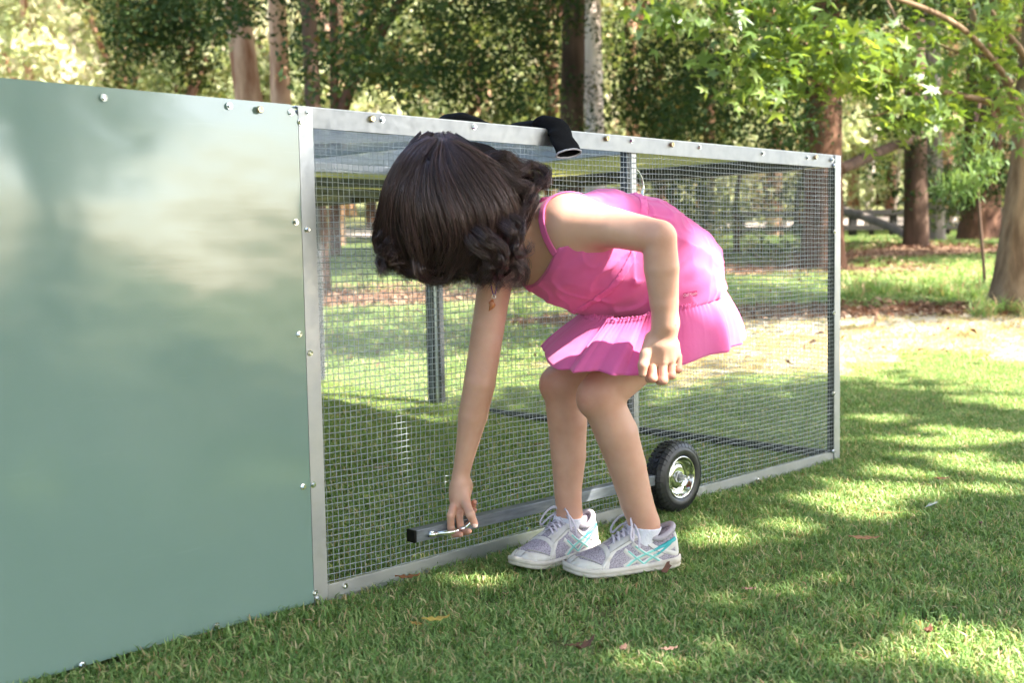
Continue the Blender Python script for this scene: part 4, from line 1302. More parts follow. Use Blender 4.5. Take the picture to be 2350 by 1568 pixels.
    tg = mesh_obj('tongue', v, f, M_lining, None, True); tg.modifiers.new('s', 'SOLIDIFY').thickness = 0.006
    q = tg.modifiers.new('ss', 'SUBSURF'); q.levels = 1; q.render_levels = 2
    parts.append((tg, None))
    # tongue lettering
    cu = bpy.data.curves.new('lettering', 'FONT'); cu.body = 'Oasics'; cu.size = 0.0115; cu.extrude = 0.0003; cu.align_x = 'CENTER'; cu.align_y = 'CENTER'
    to = bpy.data.objects.new('tmp', cu); COL.objects.link(to)
    bpy.context.view_layer.update()
    me = bpy.data.meshes.new_from_object(to.evaluated_get(bpy.context.evaluated_depsgraph_get())); bpy.data.objects.remove(to)
    lt = bpy.data.objects.new('lettering', me); me.materials.clear(); me.materials.append(M_mint)
    tc_ = G(.348, 0, .1035)
    tx = -Y * side * -1
    xdir = Y * (-side) if side < 0 else Y * -1
    xdir = -Y if np.dot(-Y, CR) > 0 else Y
    ydir = (G(.315, 0, .104) - G(.41, 0, .093)); ydir /= np.linalg.norm(ydir)
    zdir = np.cross(xdir, ydir)
    if zdir[2] < 0: ydir = -ydir; zdir = -zdir
    Mx = np.array([xdir, ydir, zdir]).T
    co = np.array([list(q.co) for q in me.vertices]) @ Mx.T + tc_
    me.vertices.foreach_set('co', co.ravel()); me.update(); COL.objects.link(lt); parts.append((lt, tg))
    # laces: flat criss-cross and a bow
    b = MB()
    lx = [.60, .555, .51, .465, .42]
    for i, x in enumerate(lx):
        z = H(x) + 0.0045
        for s_ in (-1, 1):
            x2 = x - .045
            pts = [G(x, s_ * .017 + Mi(x), z - .008), G(x - .008, s_ * .010 + Mi(x), z - .001 + .001 * s_), G(x - .022, 0 + Mi(x), z + .005 + .001 * s_), G(x2 + .006, -s_ * .011 + Mi(x), H(x2) + .003), G(x2, -s_ * .018 + Mi(x), H(x2) - .004)]
            b.tube(spline(pts, 12), 0.0030, 8, True, 0.42, up=(0, 0, 1))
    kx, kz = .40, .100
    b.tube([G(kx + .012, 0, kz), G(kx - .012, 0, kz + .001)], 0.0062, 10, True)
    for s_, dr in ((side, .07), (-side, .10)):
        loop = [G(kx, 0, kz), G(kx + .05, s_ * .016, kz + .012), G(kx + dr, s_ * .030, kz + .000), G(kx + dr + .03, s_ * .040, kz - .020), G(kx + dr + .01, s_ * .040, kz - .028), G(kx + .05, s_ * .027, kz - .010), G(kx, 0, kz)]
        b.tube(spline(loop, 30), 0.0028, 8, True, 0.45, up=Y)
        end = [G(kx, 0, kz), G(kx + .02, s_ * .020, kz - .002), G(kx + .015, s_ * .036, kz - .022), G(kx + .03, s_ * .043, kz - .045)]
        b.tube(spline(end, 16), 0.0026, 8, True, 0.45, up=Y)
    parts.append((b.build('laces', M_lace, None, True), None))
    COL.objects.link(root); root.location = Vector(O)
    root.parent = person; root.matrix_parent_inverse = Matrix.Translation(-person.location)
    for o, par in parts:
        if par is None:
            o.parent = root; o.matrix_parent_inverse = Matrix.Translation(-Vector(O))
        else:
            o.parent = root; o.matrix_parent_inverse = Matrix.Translation(-Vector(O))
    return root
hN = on_ground(1549, 1296); tN = on_ground(1308, 1326)
hF = on_ground(1358, 1262); tF = on_ground(1176, 1318)
shoe(hN, tN, float(np.linalg.norm(tN - hN)) + .004, 1, 0.001)
shoe(hF, tF, float(np.linalg.norm(tF - hF)) - .02, 1, 0.001)

# necklace: purple cord with a ring and an amber-coloured leaf pendant
M_cord = simple('purple_cord', (0.12, 0.02, 0.32), rough=0.6); M_amber = simple('rust_pendant', (0.42, 0.10, 0.03), (0.6, 0.22, 0.06), rough=0.3, scale=60)
dn = 2.235
b = MB(); b.tube(spline([W(1165, 560, 2.20), W(1122, 600, 2.21), W(1124, 640, 2.23), W(1133, 678, dn), W(1141, 650, 2.235), W(1146, 610, 2.24), W(1180, 570, 2.25)], 30), 0.0010, 6)
ck = b.build('necklace', M_cord, person, True)
b = MB(); b.tube([W(1133.5, 681, dn) + 0.0035 * np.array([math.cos(a), 0, math.sin(a)]) for a in np.linspace(0, 2 * math.pi, 16)], 0.0008, 6, False); b.build('ring', M_chrome, ck, True)
v = []; pr = [(1130, 688, .002), (1127, 694, .0058), (1130, 700, .0062), (1127, 707, .0045), (1122, 714, .0008)]
for px, py, r_ in pr:
    for j in range(8):
        a = 2 * math.pi * j / 8; v.append(W(px, py, dn) + np.array([r_ * math.cos(a), .0022 * math.sin(a), 0]))
f = [(i * 8 + j, i * 8 + (j + 1) % 8, (i + 1) * 8 + (j + 1) % 8, (i + 1) * 8 + j) for i in range(4) for j in range(8)] + [tuple(range(8))[::-1], tuple(range(32, 40))]
mesh_obj('pendant', v, f, M_amber, ck, True)

# woven label on the skirt
lab = W(1566, 697, 2.0)
# ================================================================ hair
def hair_mat(name, dark=False):
    m, t, b = new_mat(name)
    at = t.nodes.new('ShaderNodeAttribute'); at.attribute_name = 'tint'
    r = ramp(t, at.outputs['Fac'], [(0.0, (0.010, 0.006, 0.006)), (0.5, (0.038, 0.019, 0.019)), (1.0, (0.20, 0.105, 0.095))])
    if dark: r = ramp(t, noise(t, 60).outputs[0], [(0.3, (0.008, 0.005, 0.005)), (0.7, (0.014, 0.009, 0.008))])
    t.links.new(r.outputs[0], b.inputs['Base Color'])
    b.inputs['Roughness'].default_value = 0.29 if not dark else 0.8
    b.inputs['Specular IOR Level'].default_value = 0.95 if not dark else 0.1
    b.inputs['Specular Tint'].default_value = (1.0, 0.86, 0.88, 1)
    b.inputs['Sheen Weight'].default_value = 0.0
    return m
M_hair = hair_mat('dark_brown_hair'); M_hairu = hair_mat('hair_underlayer', True)
HC = W(1032, 468, 2.175); HR = np.array([0.1365, 0.118, 0.134])
def hfront(px, py, side=-1, grow=1.0):
    """point on the front (side -1) or back (+1) of the hair volume under pixel (px, py)"""
    p = W(px, py, 2.175); q = (p - HC) / HR
    grow = grow * (1 - .16 * min(1, max(0, q[0])) * min(1, max(0, q[2] + .1)))
    q = (p - HC) / (HR * grow)
    rl = math.hypot(q[0], q[2])
    if rl > .985 and side < 0 and q[2] > -.3: p = p + (HC - p) * np.array([1, 0, 1]) * (1 - .985 / rl); q = (p - HC) / (HR * grow)
    r2 = q[0] ** 2 + q[2] ** 2
    y = math.sqrt(max(0.0, 1 - r2)) if r2 < 1 else 0.0
    qq = np.array([q[0], side * y, q[2]]) ; L_ = np.linalg.norm(qq)
    if abs(side) < 1 and L_ > 1e-3:
        qq = qq / L_
        return HC + qq * HR * grow
    p = p.copy(); p[1] = HC[1] + side * HR[1] * grow * y
    # undo the parallax of the shift in depth
    k = np.dot(p - CAM, _F)
    w = W(px, py, k); w[1] = w[1]
    return w
# guide locks, in image space on the surface; ordered round the head
G0 = [
 [(1003, 306), (940, 340), (893, 412), (876, 480), (868, 532), (882, 580), (876, 610), (888, 622)],
 [(1003, 306), (945, 345), (902, 420), (882, 500), (878, 570), (905, 590), (888, 600), (878, 590)],
 [(1005, 306), (955, 350), (915, 430), (900, 500), (915, 560), (930, 610), (950, 628), (930, 625)],
 [(1007, 308), (965, 360), (935, 440), (935, 510), (950, 580), (985, 628), (1012, 638), (1030, 630)],
 [(1010, 308), (975, 370), (960, 440), (970, 510), (985, 570), (978, 612), (1005, 632), (1035, 634)],
 [(1014, 308), (1000, 370), (1010, 440), (1030, 500), (1038, 560), (1020, 600), (1008, 632), (1035, 622)],
 [(1018, 309), (1030, 370), (1060, 430), (1085, 480), (1100, 540), (1085, 600), (1065, 620), (1050, 640)],
 [(1024, 311), (1055, 365), (1095, 430), (1125, 490), (1125, 545), (1095, 580), (1072, 600), (1060, 628)],
 [(1030, 314), (1080, 365), (1130, 430), (1160, 490), (1150, 560), (1130, 600), (1110, 630), (1100, 648)],
 [(1040, 320), (1105, 365), (1155, 430), (1185, 500), (1170, 560), (1195, 600), (1200, 640), (1175, 632)],
 [(1052, 326), (1125, 370), (1180, 430), (1210, 480), (1180, 540), (1180, 580), (1190, 620), (1150, 650)],
 [(1065, 334), (1140, 375), (1190, 415), (1225, 440), (1215, 470), (1180, 520), (1175, 560), (1190, 590)],
]
GB = [
 [(1003, 306), (1040, 312), (1100, 345), (1160, 380), (1215, 385), (1250, 400), (1240, 430), (1225, 455)],
 [(1003, 306), (960, 330), (910, 400), (880, 470), (876, 540), (900, 580), (910, 610), (940, 625)],
 [(1003, 306), (980, 350), (970, 440), (980, 520), (990, 590), (1010, 625), (1040, 632), (1060, 640)],
 [(1010, 306), (1050, 370), (1080, 440), (1100, 520), (1110, 580), (1120, 620), (1140, 640), (1160, 645)],
 [(1020, 308), (1100, 350), (1160, 400), (1190, 440), (1190, 500), (1190, 560), (1200, 600), (1190, 620)],
]
rh = np.random.RandomState(11)
def resamp(g, n=22): return spline(np.array(g, float), n)
SG = np.array([resamp(g) for g in G0]); SB = np.array([resamp(g) for g in GB])
strands = []; tints = []
NS_ = 22
tt = np.linspace(0, 1, NS_)
def depthmap(P2, side, lift=0.0, grow=1.0):
    out = []
    for i, (x, y) in enumerate(P2):
        out.append(hfront(x, y, side, grow))
    return np.array(out)
def add_lock(P2, side, n, spread, grow, curl=0.0, hang=0.0, tint=0.5, lift=0.0, tipk=0.25):
    base = depthmap(P2, side, 0, grow)
    base[:, 2] += 0
    # offset axes
    tan = np.gradient(base, axis=0); tan /= (np.linalg.norm(tan, axis=1)[:, None] + 1e-9)
    nrm = base - HC; nrm -= tan * (nrm * tan).sum(1)[:, None]; nrm /= (np.linalg.norm(nrm, axis=1)[:, None] + 1e-9)
    bn = np.cross(tan, nrm)
    env = np.interp(tt, [0, .12, .5, .8, 1], [0.8, .9, 1.0, .8, tipk])
    wave = lift * np.sin(tt * 6 + rh.rand() * 6)
    for k in range(n):
        a = rh.rand() * 6.28; r_ = math.sqrt(rh.rand())
        u, v_ = r_ * math.cos(a), r_ * math.sin(a)
        twist = rh.normal() * 0.3
        fz = rh.normal(0, 1, 3) * 0.0045
        s = base + bn * (spread * env * (u * np.cos(twist * tt) - .4 * v_ * np.sin(twist * tt)))[:, None] + nrm * (spread * env * .35 * v_ + wave * spread * .5 + 0.0015)[:, None]
        s = s + np.outer(tt ** 2, fz) + np.outer(np.sin(tt * (5 + rh.rand() * 4) + rh.rand() * 6) * tt, rh.normal(0, .0022, 3))
        cut = int(NS_ * (1 - 0.34 * rh.rand() ** 2))
        strands.append(s if cut >= NS_ - 1 else np.array([[np.interp(q, tt, s[:, c]) for c in range(3)] for q in np.linspace(0, cut / NS_, NS_)]))
        tints.append(np.clip(tint + rh.normal(0, .13), 0, 1))
PART = [(968, 326), (1075, 336)]
def lerpG(S, u):
    g = lerpG0(S, u).copy()
    f = u / (len(S) - 1); k = np.exp(-tt * 12)[:, None]
    tgt = np.array([982 + 66 * f, 318 + 9 * f])
    return g + (tgt - g[0]) * k
def lerpG0(S, u):
    i = min(int(u), len(S) - 2); f = u - i
    return S[i] * (1 - f) + S[i + 1] * f
# base coverage
for k in range(330):
    u = rh.rand() * (len(SG) - 1)
    P2 = lerpG(SG, u) + rh.normal(0, 1, 2) * 4 * tt[:, None] + np.stack([np.sin(tt * 7 + rh.rand() * 6), np.cos(tt * 6 + rh.rand() * 6)], 1) * (7 + 13 * rh.rand()) * (tt ** 1.4)[:, None]
    P2[:4] += (rh.normal(0, 9, 2) * np.array([[1.0], [.8], [.5], [.2]]))
    add_lock(P2, -1, 17, 0.0085, 0.92 + rh.rand() * .11, tint=np.clip(rh.normal(.44, .30), .02, .98), lift=rh.rand() * .8)
for k in range(44):      # locks that run along the outline, over the top of the head
    u = rh.rand() * 1.2 if k % 2 else len(SG) - 1.001 - rh.rand() * 2.2
    P2 = lerpG(SG, u) + np.stack([np.sin(tt * 7 + rh.rand() * 6), np.cos(tt * 6 + rh.rand() * 6)], 1) * 5 * (tt ** 1.4)[:, None]
    add_lock(P2, -1, 20, 0.0065, 1.0 + rh.rand() * .03, tint=np.clip(rh.normal(.5, .25), .05, .95), lift=.3)
# stand-out thicker locks
for k in range(120):
    u = (k + rh.rand() * .9) / 120 * (len(SG) - 1)
    u = min(u, len(SG) - 1.001)
    P2 = lerpG(SG, u) + rh.normal(0, 1, 2) * 5 * tt[:, None] + np.stack([np.sin(tt * 8 + rh.rand() * 6), np.cos(tt * 7 + rh.rand() * 6)], 1) * (15 * tt ** 1.3)[:, None]
    add_lock(P2, -1, 24, 0.0055, .99 + rh.rand() * .085, tint=np.clip(rh.normal(.62, .2), .1, 1), lift=1.2, tipk=.12)
# far side
for k in range(110):
    u = rh.rand() * (len(SB) - 1)
    P2 = lerpG(SB, u) + rh.normal(0, 1, 2) * 5 * tt[:, None]
    add_lock(P2, 1, 15, 0.010, 0.96 + rh.rand() * .05, tint=.35)
# curls: swept 3-D loops, pixel + distance
CUR = [
 [(1120, 330, 2.10), (1160, 355, 2.12), (1195, 380, 2.15), (1225, 383, 2.17), (1250, 393, 2.17), (1256, 412, 2.16), (1248, 430, 2.16), (1235, 425, 2.17)],
 [(1060, 335, 2.09), (1120, 375, 2.10), (1165, 410, 2.12), (1195, 425, 2.14), (1225, 430, 2.15), (1248, 422, 2.16), (1250, 402, 2.17), (1232, 392, 2.17)],
 [(1100, 330, 2.11), (1150, 372, 2.12), (1190, 400, 2.14), (1215, 398, 2.16), (1238, 405, 2.17), (1240, 425, 2.17), (1222, 440, 2.16), (1205, 438, 2.16)],
 [(1110, 340, 2.10), (1160, 400, 2.11), (1190, 430, 2.12), (1215, 440, 2.13), (1222, 455, 2.13), (1205, 475, 2.13), (1190, 500, 2.12), (1188, 530, 2.12)],
 [(1150, 470, 2.085), (1185, 500, 2.10), (1192, 535, 2.10), (1176, 560, 2.09), (1180, 580, 2.09), (1200, 582, 2.10), (1215, 570, 2.12), (1212, 552, 2.13)],
 [(1140, 500, 2.08), (1172, 530, 2.08), (1180, 560, 2.09), (1165, 590, 2.10), (1185, 610, 2.11), (1198, 625, 2.12), (1190, 645, 2.13), (1165, 632, 2.13)],
 [(1080, 520, 2.07), (1110, 545, 2.07), (1135, 575, 2.08), (1135, 600, 2.09), (1112, 620, 2.11), (1095, 640, 2.13), (1072, 635, 2.13), (1060, 618, 2.12)],
 [(1060, 520, 2.06), (1090, 560, 2.07), (1120, 590, 2.09), (1125, 615, 2.10), (1110, 635, 2.12), (1108, 648, 2.13), (1095, 640, 2.14), (1085, 625, 2.14)],
 [(1100, 540, 2.075), (1140, 560, 2.08), (1160, 580, 2.09), (1155, 605, 2.10), (1140, 625, 2.12), (1150, 640, 2.13), (1145, 655, 2.14), (1130, 645, 2.14)],
 [(890, 480, 2.13), (872, 540, 2.14), (872, 575, 2.15), (892, 555, 2.14), (882, 580, 2.15), (872, 605, 2.15), (880, 625, 2.15), (890, 632, 2.15)],
 [(900, 540, 2.12), (885, 570, 2.13), (895, 590, 2.14), (905, 600, 2.14), (925, 615, 2.15), (950, 625, 2.16), (935, 628, 2.16), (925, 622, 2.16)],
 [(930, 590, 2.12), (960, 625, 2.13), (1000, 640, 2.15), (1030, 632, 2.15), (1038, 612, 2.14), (1030, 620, 2.14), (1010, 628, 2.15), (990, 622, 2.15)],
]
def add_curl(pts, n, spread, tint=.5):
    c = np.array([W(*p) for p in pts]); c[0] = c[0] * .7 + HC * .3; base = spline(c, NS_)
    tan = np.gradient(base, axis=0); tan /= (np.linalg.norm(tan, axis=1)[:, None] + 1e-9)
    a = np.cross(tan, (0, 1, 0)); a /= (np.linalg.norm(a, axis=1)[:, None] + 1e-9); b_ = np.cross(tan, a)
    env = np.interp(tt, [0, .3, .7, 1], [1.9, 1.5, .8, .12])
    for k in range(n):
        th_ = rh.rand() * 6.28; r_ = math.sqrt(rh.rand()); j = rh.normal(0, 1, 3) * .0025
        s = base + a * (spread * env * r_ * math.cos(th_))[:, None] + b_ * (spread * env * r_ * math.sin(th_))[:, None] + np.outer(tt ** 2, j)
        e_ = 1 - .38 * rh.rand() ** 1.3
        s = s + np.outer(np.sin(tt * (6 + 3 * rh.rand()) + rh.rand() * 6) * tt, rh.normal(0, .0022, 3))
        strands.append(np.array([[np.interp(q, tt, s[:, c_]) for c_ in range(3)] for q in np.linspace(0, e_, NS_)])); tints.append(np.clip(tint + rh.normal(0, .15), 0, 1))
for i, c in enumerate(CUR):
    for rep in range(9):
        cc = [(x + rh.normal(0, 6.5), y + rh.normal(0, 6.5), d + rh.normal(0, .008)) for x, y, d in c]
        add_curl(cc, 17, (0.0048 if i not in (9, 4) else 0.003), tint=rh.choice([.35, .5, .65]))
# flyaways
for k in range(420):
    u = rh.rand() * (len(SG) - 1)
    P2 = lerpG(SG, u) + rh.normal(0, 12, 2) * tt[:, None] + np.stack([np.sin(tt * 5 + rh.rand() * 6), np.cos(tt * 6 + rh.rand() * 6)], 1) * 7 * tt[:, None]
    add_lock(P2, -1, 1, 0.003, 1.03 + rh.rand() * .10, tint=.6)
ST = np.array(strands); TI = np.array(tints)
ns = len(ST)
tan = np.gradient(ST, axis=1); tan /= (np.linalg.norm(tan, axis=2)[..., None] + 1e-9)
ref = np.array([0.3, 0.5, 0.81]); a = np.cross(tan, ref); a /= (np.linalg.norm(a, axis=2)[..., None] + 1e-9); b_ = np.cross(tan, a)
rad = np.interp(tt, [0, .5, .85, 1], [.00036, .00036, .00028, .00008])[None, :, None]
V = np.stack([ST + rad * (a * math.cos(t_) + b_ * math.sin(t_)) for t_ in (0, 2.094, 4.189)], 2)     # ns, NS, 3, 3
base = (np.arange(ns * NS_ * 3)).reshape(ns, NS_, 3)
F = np.concatenate([np.stack([base[:, :-1, j], base[:, :-1, (j + 1) % 3], base[:, 1:, (j + 1) % 3], base[:, 1:, j]], -1).reshape(-1, 4) for j in range(3)])
hair = mesh_obj('hair', V.reshape(-1, 3), F, M_hair, person, True)
at = hair.data.attributes.new('tint', 'FLOAT', 'POINT')
at.data.foreach_set('value', np.repeat(TI, NS_ * 3).astype(np.float32))
# dense inner mass so no scalp shows between the locks
hm = [ell(HC + np.array([0.004, 0.004, 0.0]), HR * 0.925, None, 0.01),
      cone(W(1100, 470, 2.16), W(1160, 525, 2.16), 0.060, 0.026, 0.03), cone(W(1110, 400, 2.17), W(1200, 430, 2.17), 0.05, 0.026, 0.03),
      cone(W(1120, 560, 2.14), W(1150, 610, 2.15), 0.036, 0.022, 0.02), cone(W(1000, 560, 2.14), W(1005, 600, 2.15), 0.052, 0.030, 0.03)]
lo_ = HC - 0.20; hi_ = HC + np.array([0.24, 0.2, 0.2])
A_, lo_, _ = field(hm, lo_, hi_, 0.004)
cutf = ell(HP(-0.06, 0.10, 0), (0.050, 0.055, 0.045), Rh, 0.01)
GPh = grid_pts(lo_, hi_, 0.004)[:A_.shape[0], :A_.shape[1], :A_.shape[2]]
A_ = np.maximum(A_, -cutf[0](GPh))
p, q = surface(A_, lo_, 0.004); q = flipcheck(p, q); p = relax(p, q, 2, .5)
mesh_obj('hair', p, q, M_hairu, person, True)
# ================================================================ ground
_ty = [-80, 4.4, 6, 8, 10, 14, 20, 26, 35, 60, 90]; _tz = [0, 0, .10, .27, .43, .70, .80, .96, 1.75, 4.2, 7]
def hz(x, y):
    z = np.interp(y, _ty, _tz)
    return z + np.where(np.asarray(y) > 5.5, 0.03 * np.sin(np.asarray(x) * 1.1 + np.asarray(y) * .7) * np.clip((np.asarray(y) - 5.5) / 3, 0, 1), 0)
def on_terrain(px, py):
    d = 1.0
    while d < 80:
        p = W(px, py, d)
        if p[2] <= float(hz(p[0], p[1])): return p
        d += 0.01
    return W(px, py, 80)

def ground_mat():
    m, t, b = new_mat('lawn_soil')
    n1 = noise(t, 0.8, 5, 0.6); n2 = noise(t, 14, 5, 0.7); n3 = noise(t, 90, 3, 0.6)
    r1 = ramp(t, n2.outputs[0], [(0.3, (0.09, 0.11, 0.045)), (0.5, (0.16, 0.18, 0.075)), (0.72, (0.32, 0.27, 0.15))])
    r2 = ramp(t, n3.outputs[0], [(0.3, (0.6, 0.6, 0.6)), (0.7, (1.25, 1.2, 1.15))])
    mx = t.nodes.new('ShaderNodeMixRGB'); mx.blend_type = 'MULTIPLY'; mx.inputs[0].default_value = 1
    t.links.new(r1.outputs[0], mx.inputs[1]); t.links.new(r2.outputs[0], mx.inputs[2])
    # leaf litter zones
    at = t.nodes.new('ShaderNodeAttribute'); at.attribute_name = 'litter'
    r3 = ramp(t, n3.outputs[0], [(0.35, (0.14, 0.075, 0.045)), (0.6, (0.30, 0.20, 0.13))])
    mx2 = t.nodes.new('ShaderNodeMixRGB'); t.links.new(at.outputs['Fac'], mx2.inputs[0]); t.links.new(mx.outputs[0], mx2.inputs[1]); t.links.new(r3.outputs[0], mx2.inputs[2])
    ab = t.nodes.new('ShaderNodeAttribute'); ab.attribute_name = 'bare'
    r4 = ramp(t, n2.outputs[0], [(0.3, (0.44, 0.38, 0.28)), (0.65, (0.66, 0.60, 0.50))])  # straw tone kept pale, with some of the sun's glare painted in
    mx3 = t.nodes.new('ShaderNodeMixRGB'); t.links.new(ab.outputs['Fac'], mx3.inputs[0]); t.links.new(mx2.outputs[0], mx3.inputs[1]); t.links.new(r4.outputs[0], mx3.inputs[2])
    t.links.new(mx3.outputs[0], b.inputs['Base Color'])
    b.inputs['Roughness'].default_value = 0.95; b.inputs['Specular IOR Level'].default_value = 0.1
    bump(t, b, n3.outputs[0], 0.6, 0.02)
    return m
LIT = [(on_ground(2110, 760, .15), 1.1, .55), (np.array([-1.9, 9.2, 0]), 2.0, 0.7), (np.array([4.4, 12.6, 0]), 2.2, 1.0), (np.array([2.3, 10.8, 0]), 1.6, .9)]
_mb = on_terrain(2310, 705)
LIT[0] = (_mb + np.array([-1.3, -0.1, 0]), 2.0, 0.26)
def litter_at(x, y):
    v = 0
    for c, rx, ry in LIT:
        v = np.maximum(v, np.clip(1.35 - ((x - c[0]) / rx) ** 2 - ((y - c[1]) / ry) ** 2, 0, 1))
    return v
def bare_lit_at(x, y):  # straw ground; its paleness also paints the brightness of the sunlit band
    w_ = .5 * np.sin(x * 2.1) * .3
    return np.clip((np.asarray(x) + .2) / 1.2, 0, 1) * np.clip((np.asarray(y) - 5.1 + w_) / .7, 0, 1) * np.clip((7.75 - np.asarray(y) + w_) / .5, 0, 1)
gx = np.unique(np.concatenate([np.linspace(-90, -10, 20), np.linspace(-10, 14, 140), np.linspace(14, 90, 20)]))
gy = np.unique(np.concatenate([np.linspace(-80, 1, 14), np.linspace(1, 16, 130), np.linspace(16, 90, 60)]))
X, Y = np.meshgrid(gx, gy, indexing='ij')
Z = hz(X, Y) - 0.013 + 0.006 * np.sin(X * 7 + Y * 3) * np.sin(Y * 8 - X * 2) * (np.hypot(X, Y - 2) > 0)
idx = np.arange(X.size).reshape(X.shape)
F = np.stack([idx[:-1, :-1], idx[1:, :-1], idx[1:, 1:], idx[:-1, 1:]], -1).reshape(-1, 4)
gr = mesh_obj('ground', np.stack([X, Y, Z], -1).reshape(-1, 3), F, ground_mat(), None, True)
tag(gr, 'short lawn of green and straw coloured grass sloping gently up to the trees', None, None, 'structure')
at = gr.data.attributes.new('litter', 'FLOAT', 'POINT')
at2 = gr.data.attributes.new('bare', 'FLOAT', 'POINT'); at2.data.foreach_set('value', bare_lit_at(X, Y).ravel().astype(np.float32))
rg = np.random.RandomState(5)
at.data.foreach_set('value', (litter_at(X, Y) * 1.0).ravel().astype(np.float32))

# ---------------------------------------------------------------- grass blades
def leafy_mat(name, stops, rough=0.55, trans=0.35, spec=0.3, tcol=None):
    m, t, b = new_mat(name)
    at = t.nodes.new('ShaderNodeAttribute'); at.attribute_name = 'tint'
    r = ramp(t, at.outputs['Fac'], stops)
    t.links.new(r.outputs[0], b.inputs['Base Color'])
    b.inputs['Roughness'].default_value = rough; b.inputs['Specular IOR Level'].default_value = spec
    tr = t.nodes.new('ShaderNodeBsdfTranslucent')
    if tcol:
        mm = t.nodes.new('ShaderNodeMixRGB'); mm.blend_type = 'MULTIPLY'; mm.inputs[0].default_value = 1; mm.inputs[2].default_value = (*tcol, 1)
        t.links.new(r.outputs[0], mm.inputs[1]); t.links.new(mm.outputs[0], tr.inputs[0])
    else: t.links.new(r.outputs[0], tr.inputs[0])
    mx = t.nodes.new('ShaderNodeMixShader'); mx.inputs[0].default_value = trans
    out = [x for x in t.nodes if x.type == 'OUTPUT_MATERIAL'][0]
    t.links.new(b.outputs[0], mx.inputs[1]); t.links.new(tr.outputs[0], mx.inputs[2]); t.links.new(mx.outputs[0], out.inputs[0])
    return m
M_grass = leafy_mat('grass_blades', [(0.0, (0.08, 0.155, 0.045)), (0.35, (0.18, 0.30, 0.085)), (0.62, (0.32, 0.42, 0.16)), (0.8, (0.46, 0.43, 0.20)), (0.9, (0.64, 0.50, 0.31)), (1.0, (0.48, 0.29, 0.17))], tcol=(1.3, 1.35, .8))

def blades(n, size, hmin, hmax, wid, seed, lie=0.9, dryf=0.0):
    r = np.random.RandomState(seed)
    px = (r.rand(n) - .5) * size; py = (r.rand(n) - .5) * size
    # clump into tufts
    k = n // 14; cx = (r.rand(k) - .5) * size; cy = (r.rand(k) - .5) * size
    g = r.randint(0, k, n); m_ = r.rand(n) < .75
    px = np.where(m_, cx[g] + r.normal(0, .012 * size / .4, n), px); py = np.where(m_, cy[g] + r.normal(0, .012 * size / .4, n), py)
    ct = r.rand(k)
    L = hmin + (hmax - hmin) * r.rand(n) ** 1.6
    az = r.rand(n) * 6.283; el0 = np.radians(35 + 50 * r.rand(n)); droop = lie * (0.4 + r.rand(n))
    d0 = np.stack([np.cos(az) * np.cos(el0), np.sin(az) * np.cos(el0), np.sin(el0)], 1)
    e1 = el0 - droop; d1 = np.stack([np.cos(az) * np.cos(e1), np.sin(az) * np.cos(e1), np.sin(e1)], 1)
    P0 = np.stack([px, py, np.zeros(n) - .010], 1); P1 = P0 + d0 * (L * .5)[:, None]; P2 = P1 + d1 * (L * .5)[:, None]
    s = np.stack([-np.sin(az), np.cos(az), np.zeros(n)], 1) * (wid * (.6 + .7 * r.rand(n)))[:, None]
    tw = r.normal(0, .5, (n, 3)) * wid; s = s + tw * .6
    V = np.stack([P0 - s * .8, P0 + s * .8, P1 + s, P1 - s, P2], 1).reshape(-1, 3)
    b = np.arange(n) * 5
    F = np.concatenate([np.stack([b, b + 1, b + 2, b + 3], 1)])
    T = np.stack([b + 3, b + 2, b + 4], 1)
    me = bpy.data.meshes.new('grass_patch')
    lv = np.concatenate([F.ravel(), T.ravel()]).astype(np.int32)
    me.vertices.add(len(V)); me.vertices.foreach_set('co', V.ravel())
    me.loops.add(len(lv)); me.loops.foreach_set('vertex_index', lv)
    me.polygons.add(2 * n); me.polygons.foreach_set('loop_start', np.concatenate([np.arange(n) * 4, 4 * n + np.arange(n) * 3]).astype(np.int32))
    me.update(calc_edges=True)
    tint = np.where(m_, ct[g] * .55 + r.rand(n) * .45, r.rand(n)) ** .85 * .78
    dry = r.rand(n) < (0.10 + dryf + 0.16 * (ct[g] > .8)); tint = np.where(dry, .78 + .22 * r.rand(n), tint)
    a = me.attributes.new('tint', 'FLOAT', 'POINT'); a.data.foreach_set('value', np.repeat(tint, 5).astype(np.float32))
    me.polygons.foreach_set('use_smooth', np.ones(2 * n, dtype=bool))
    me.materials.append(M_grass)
    return me

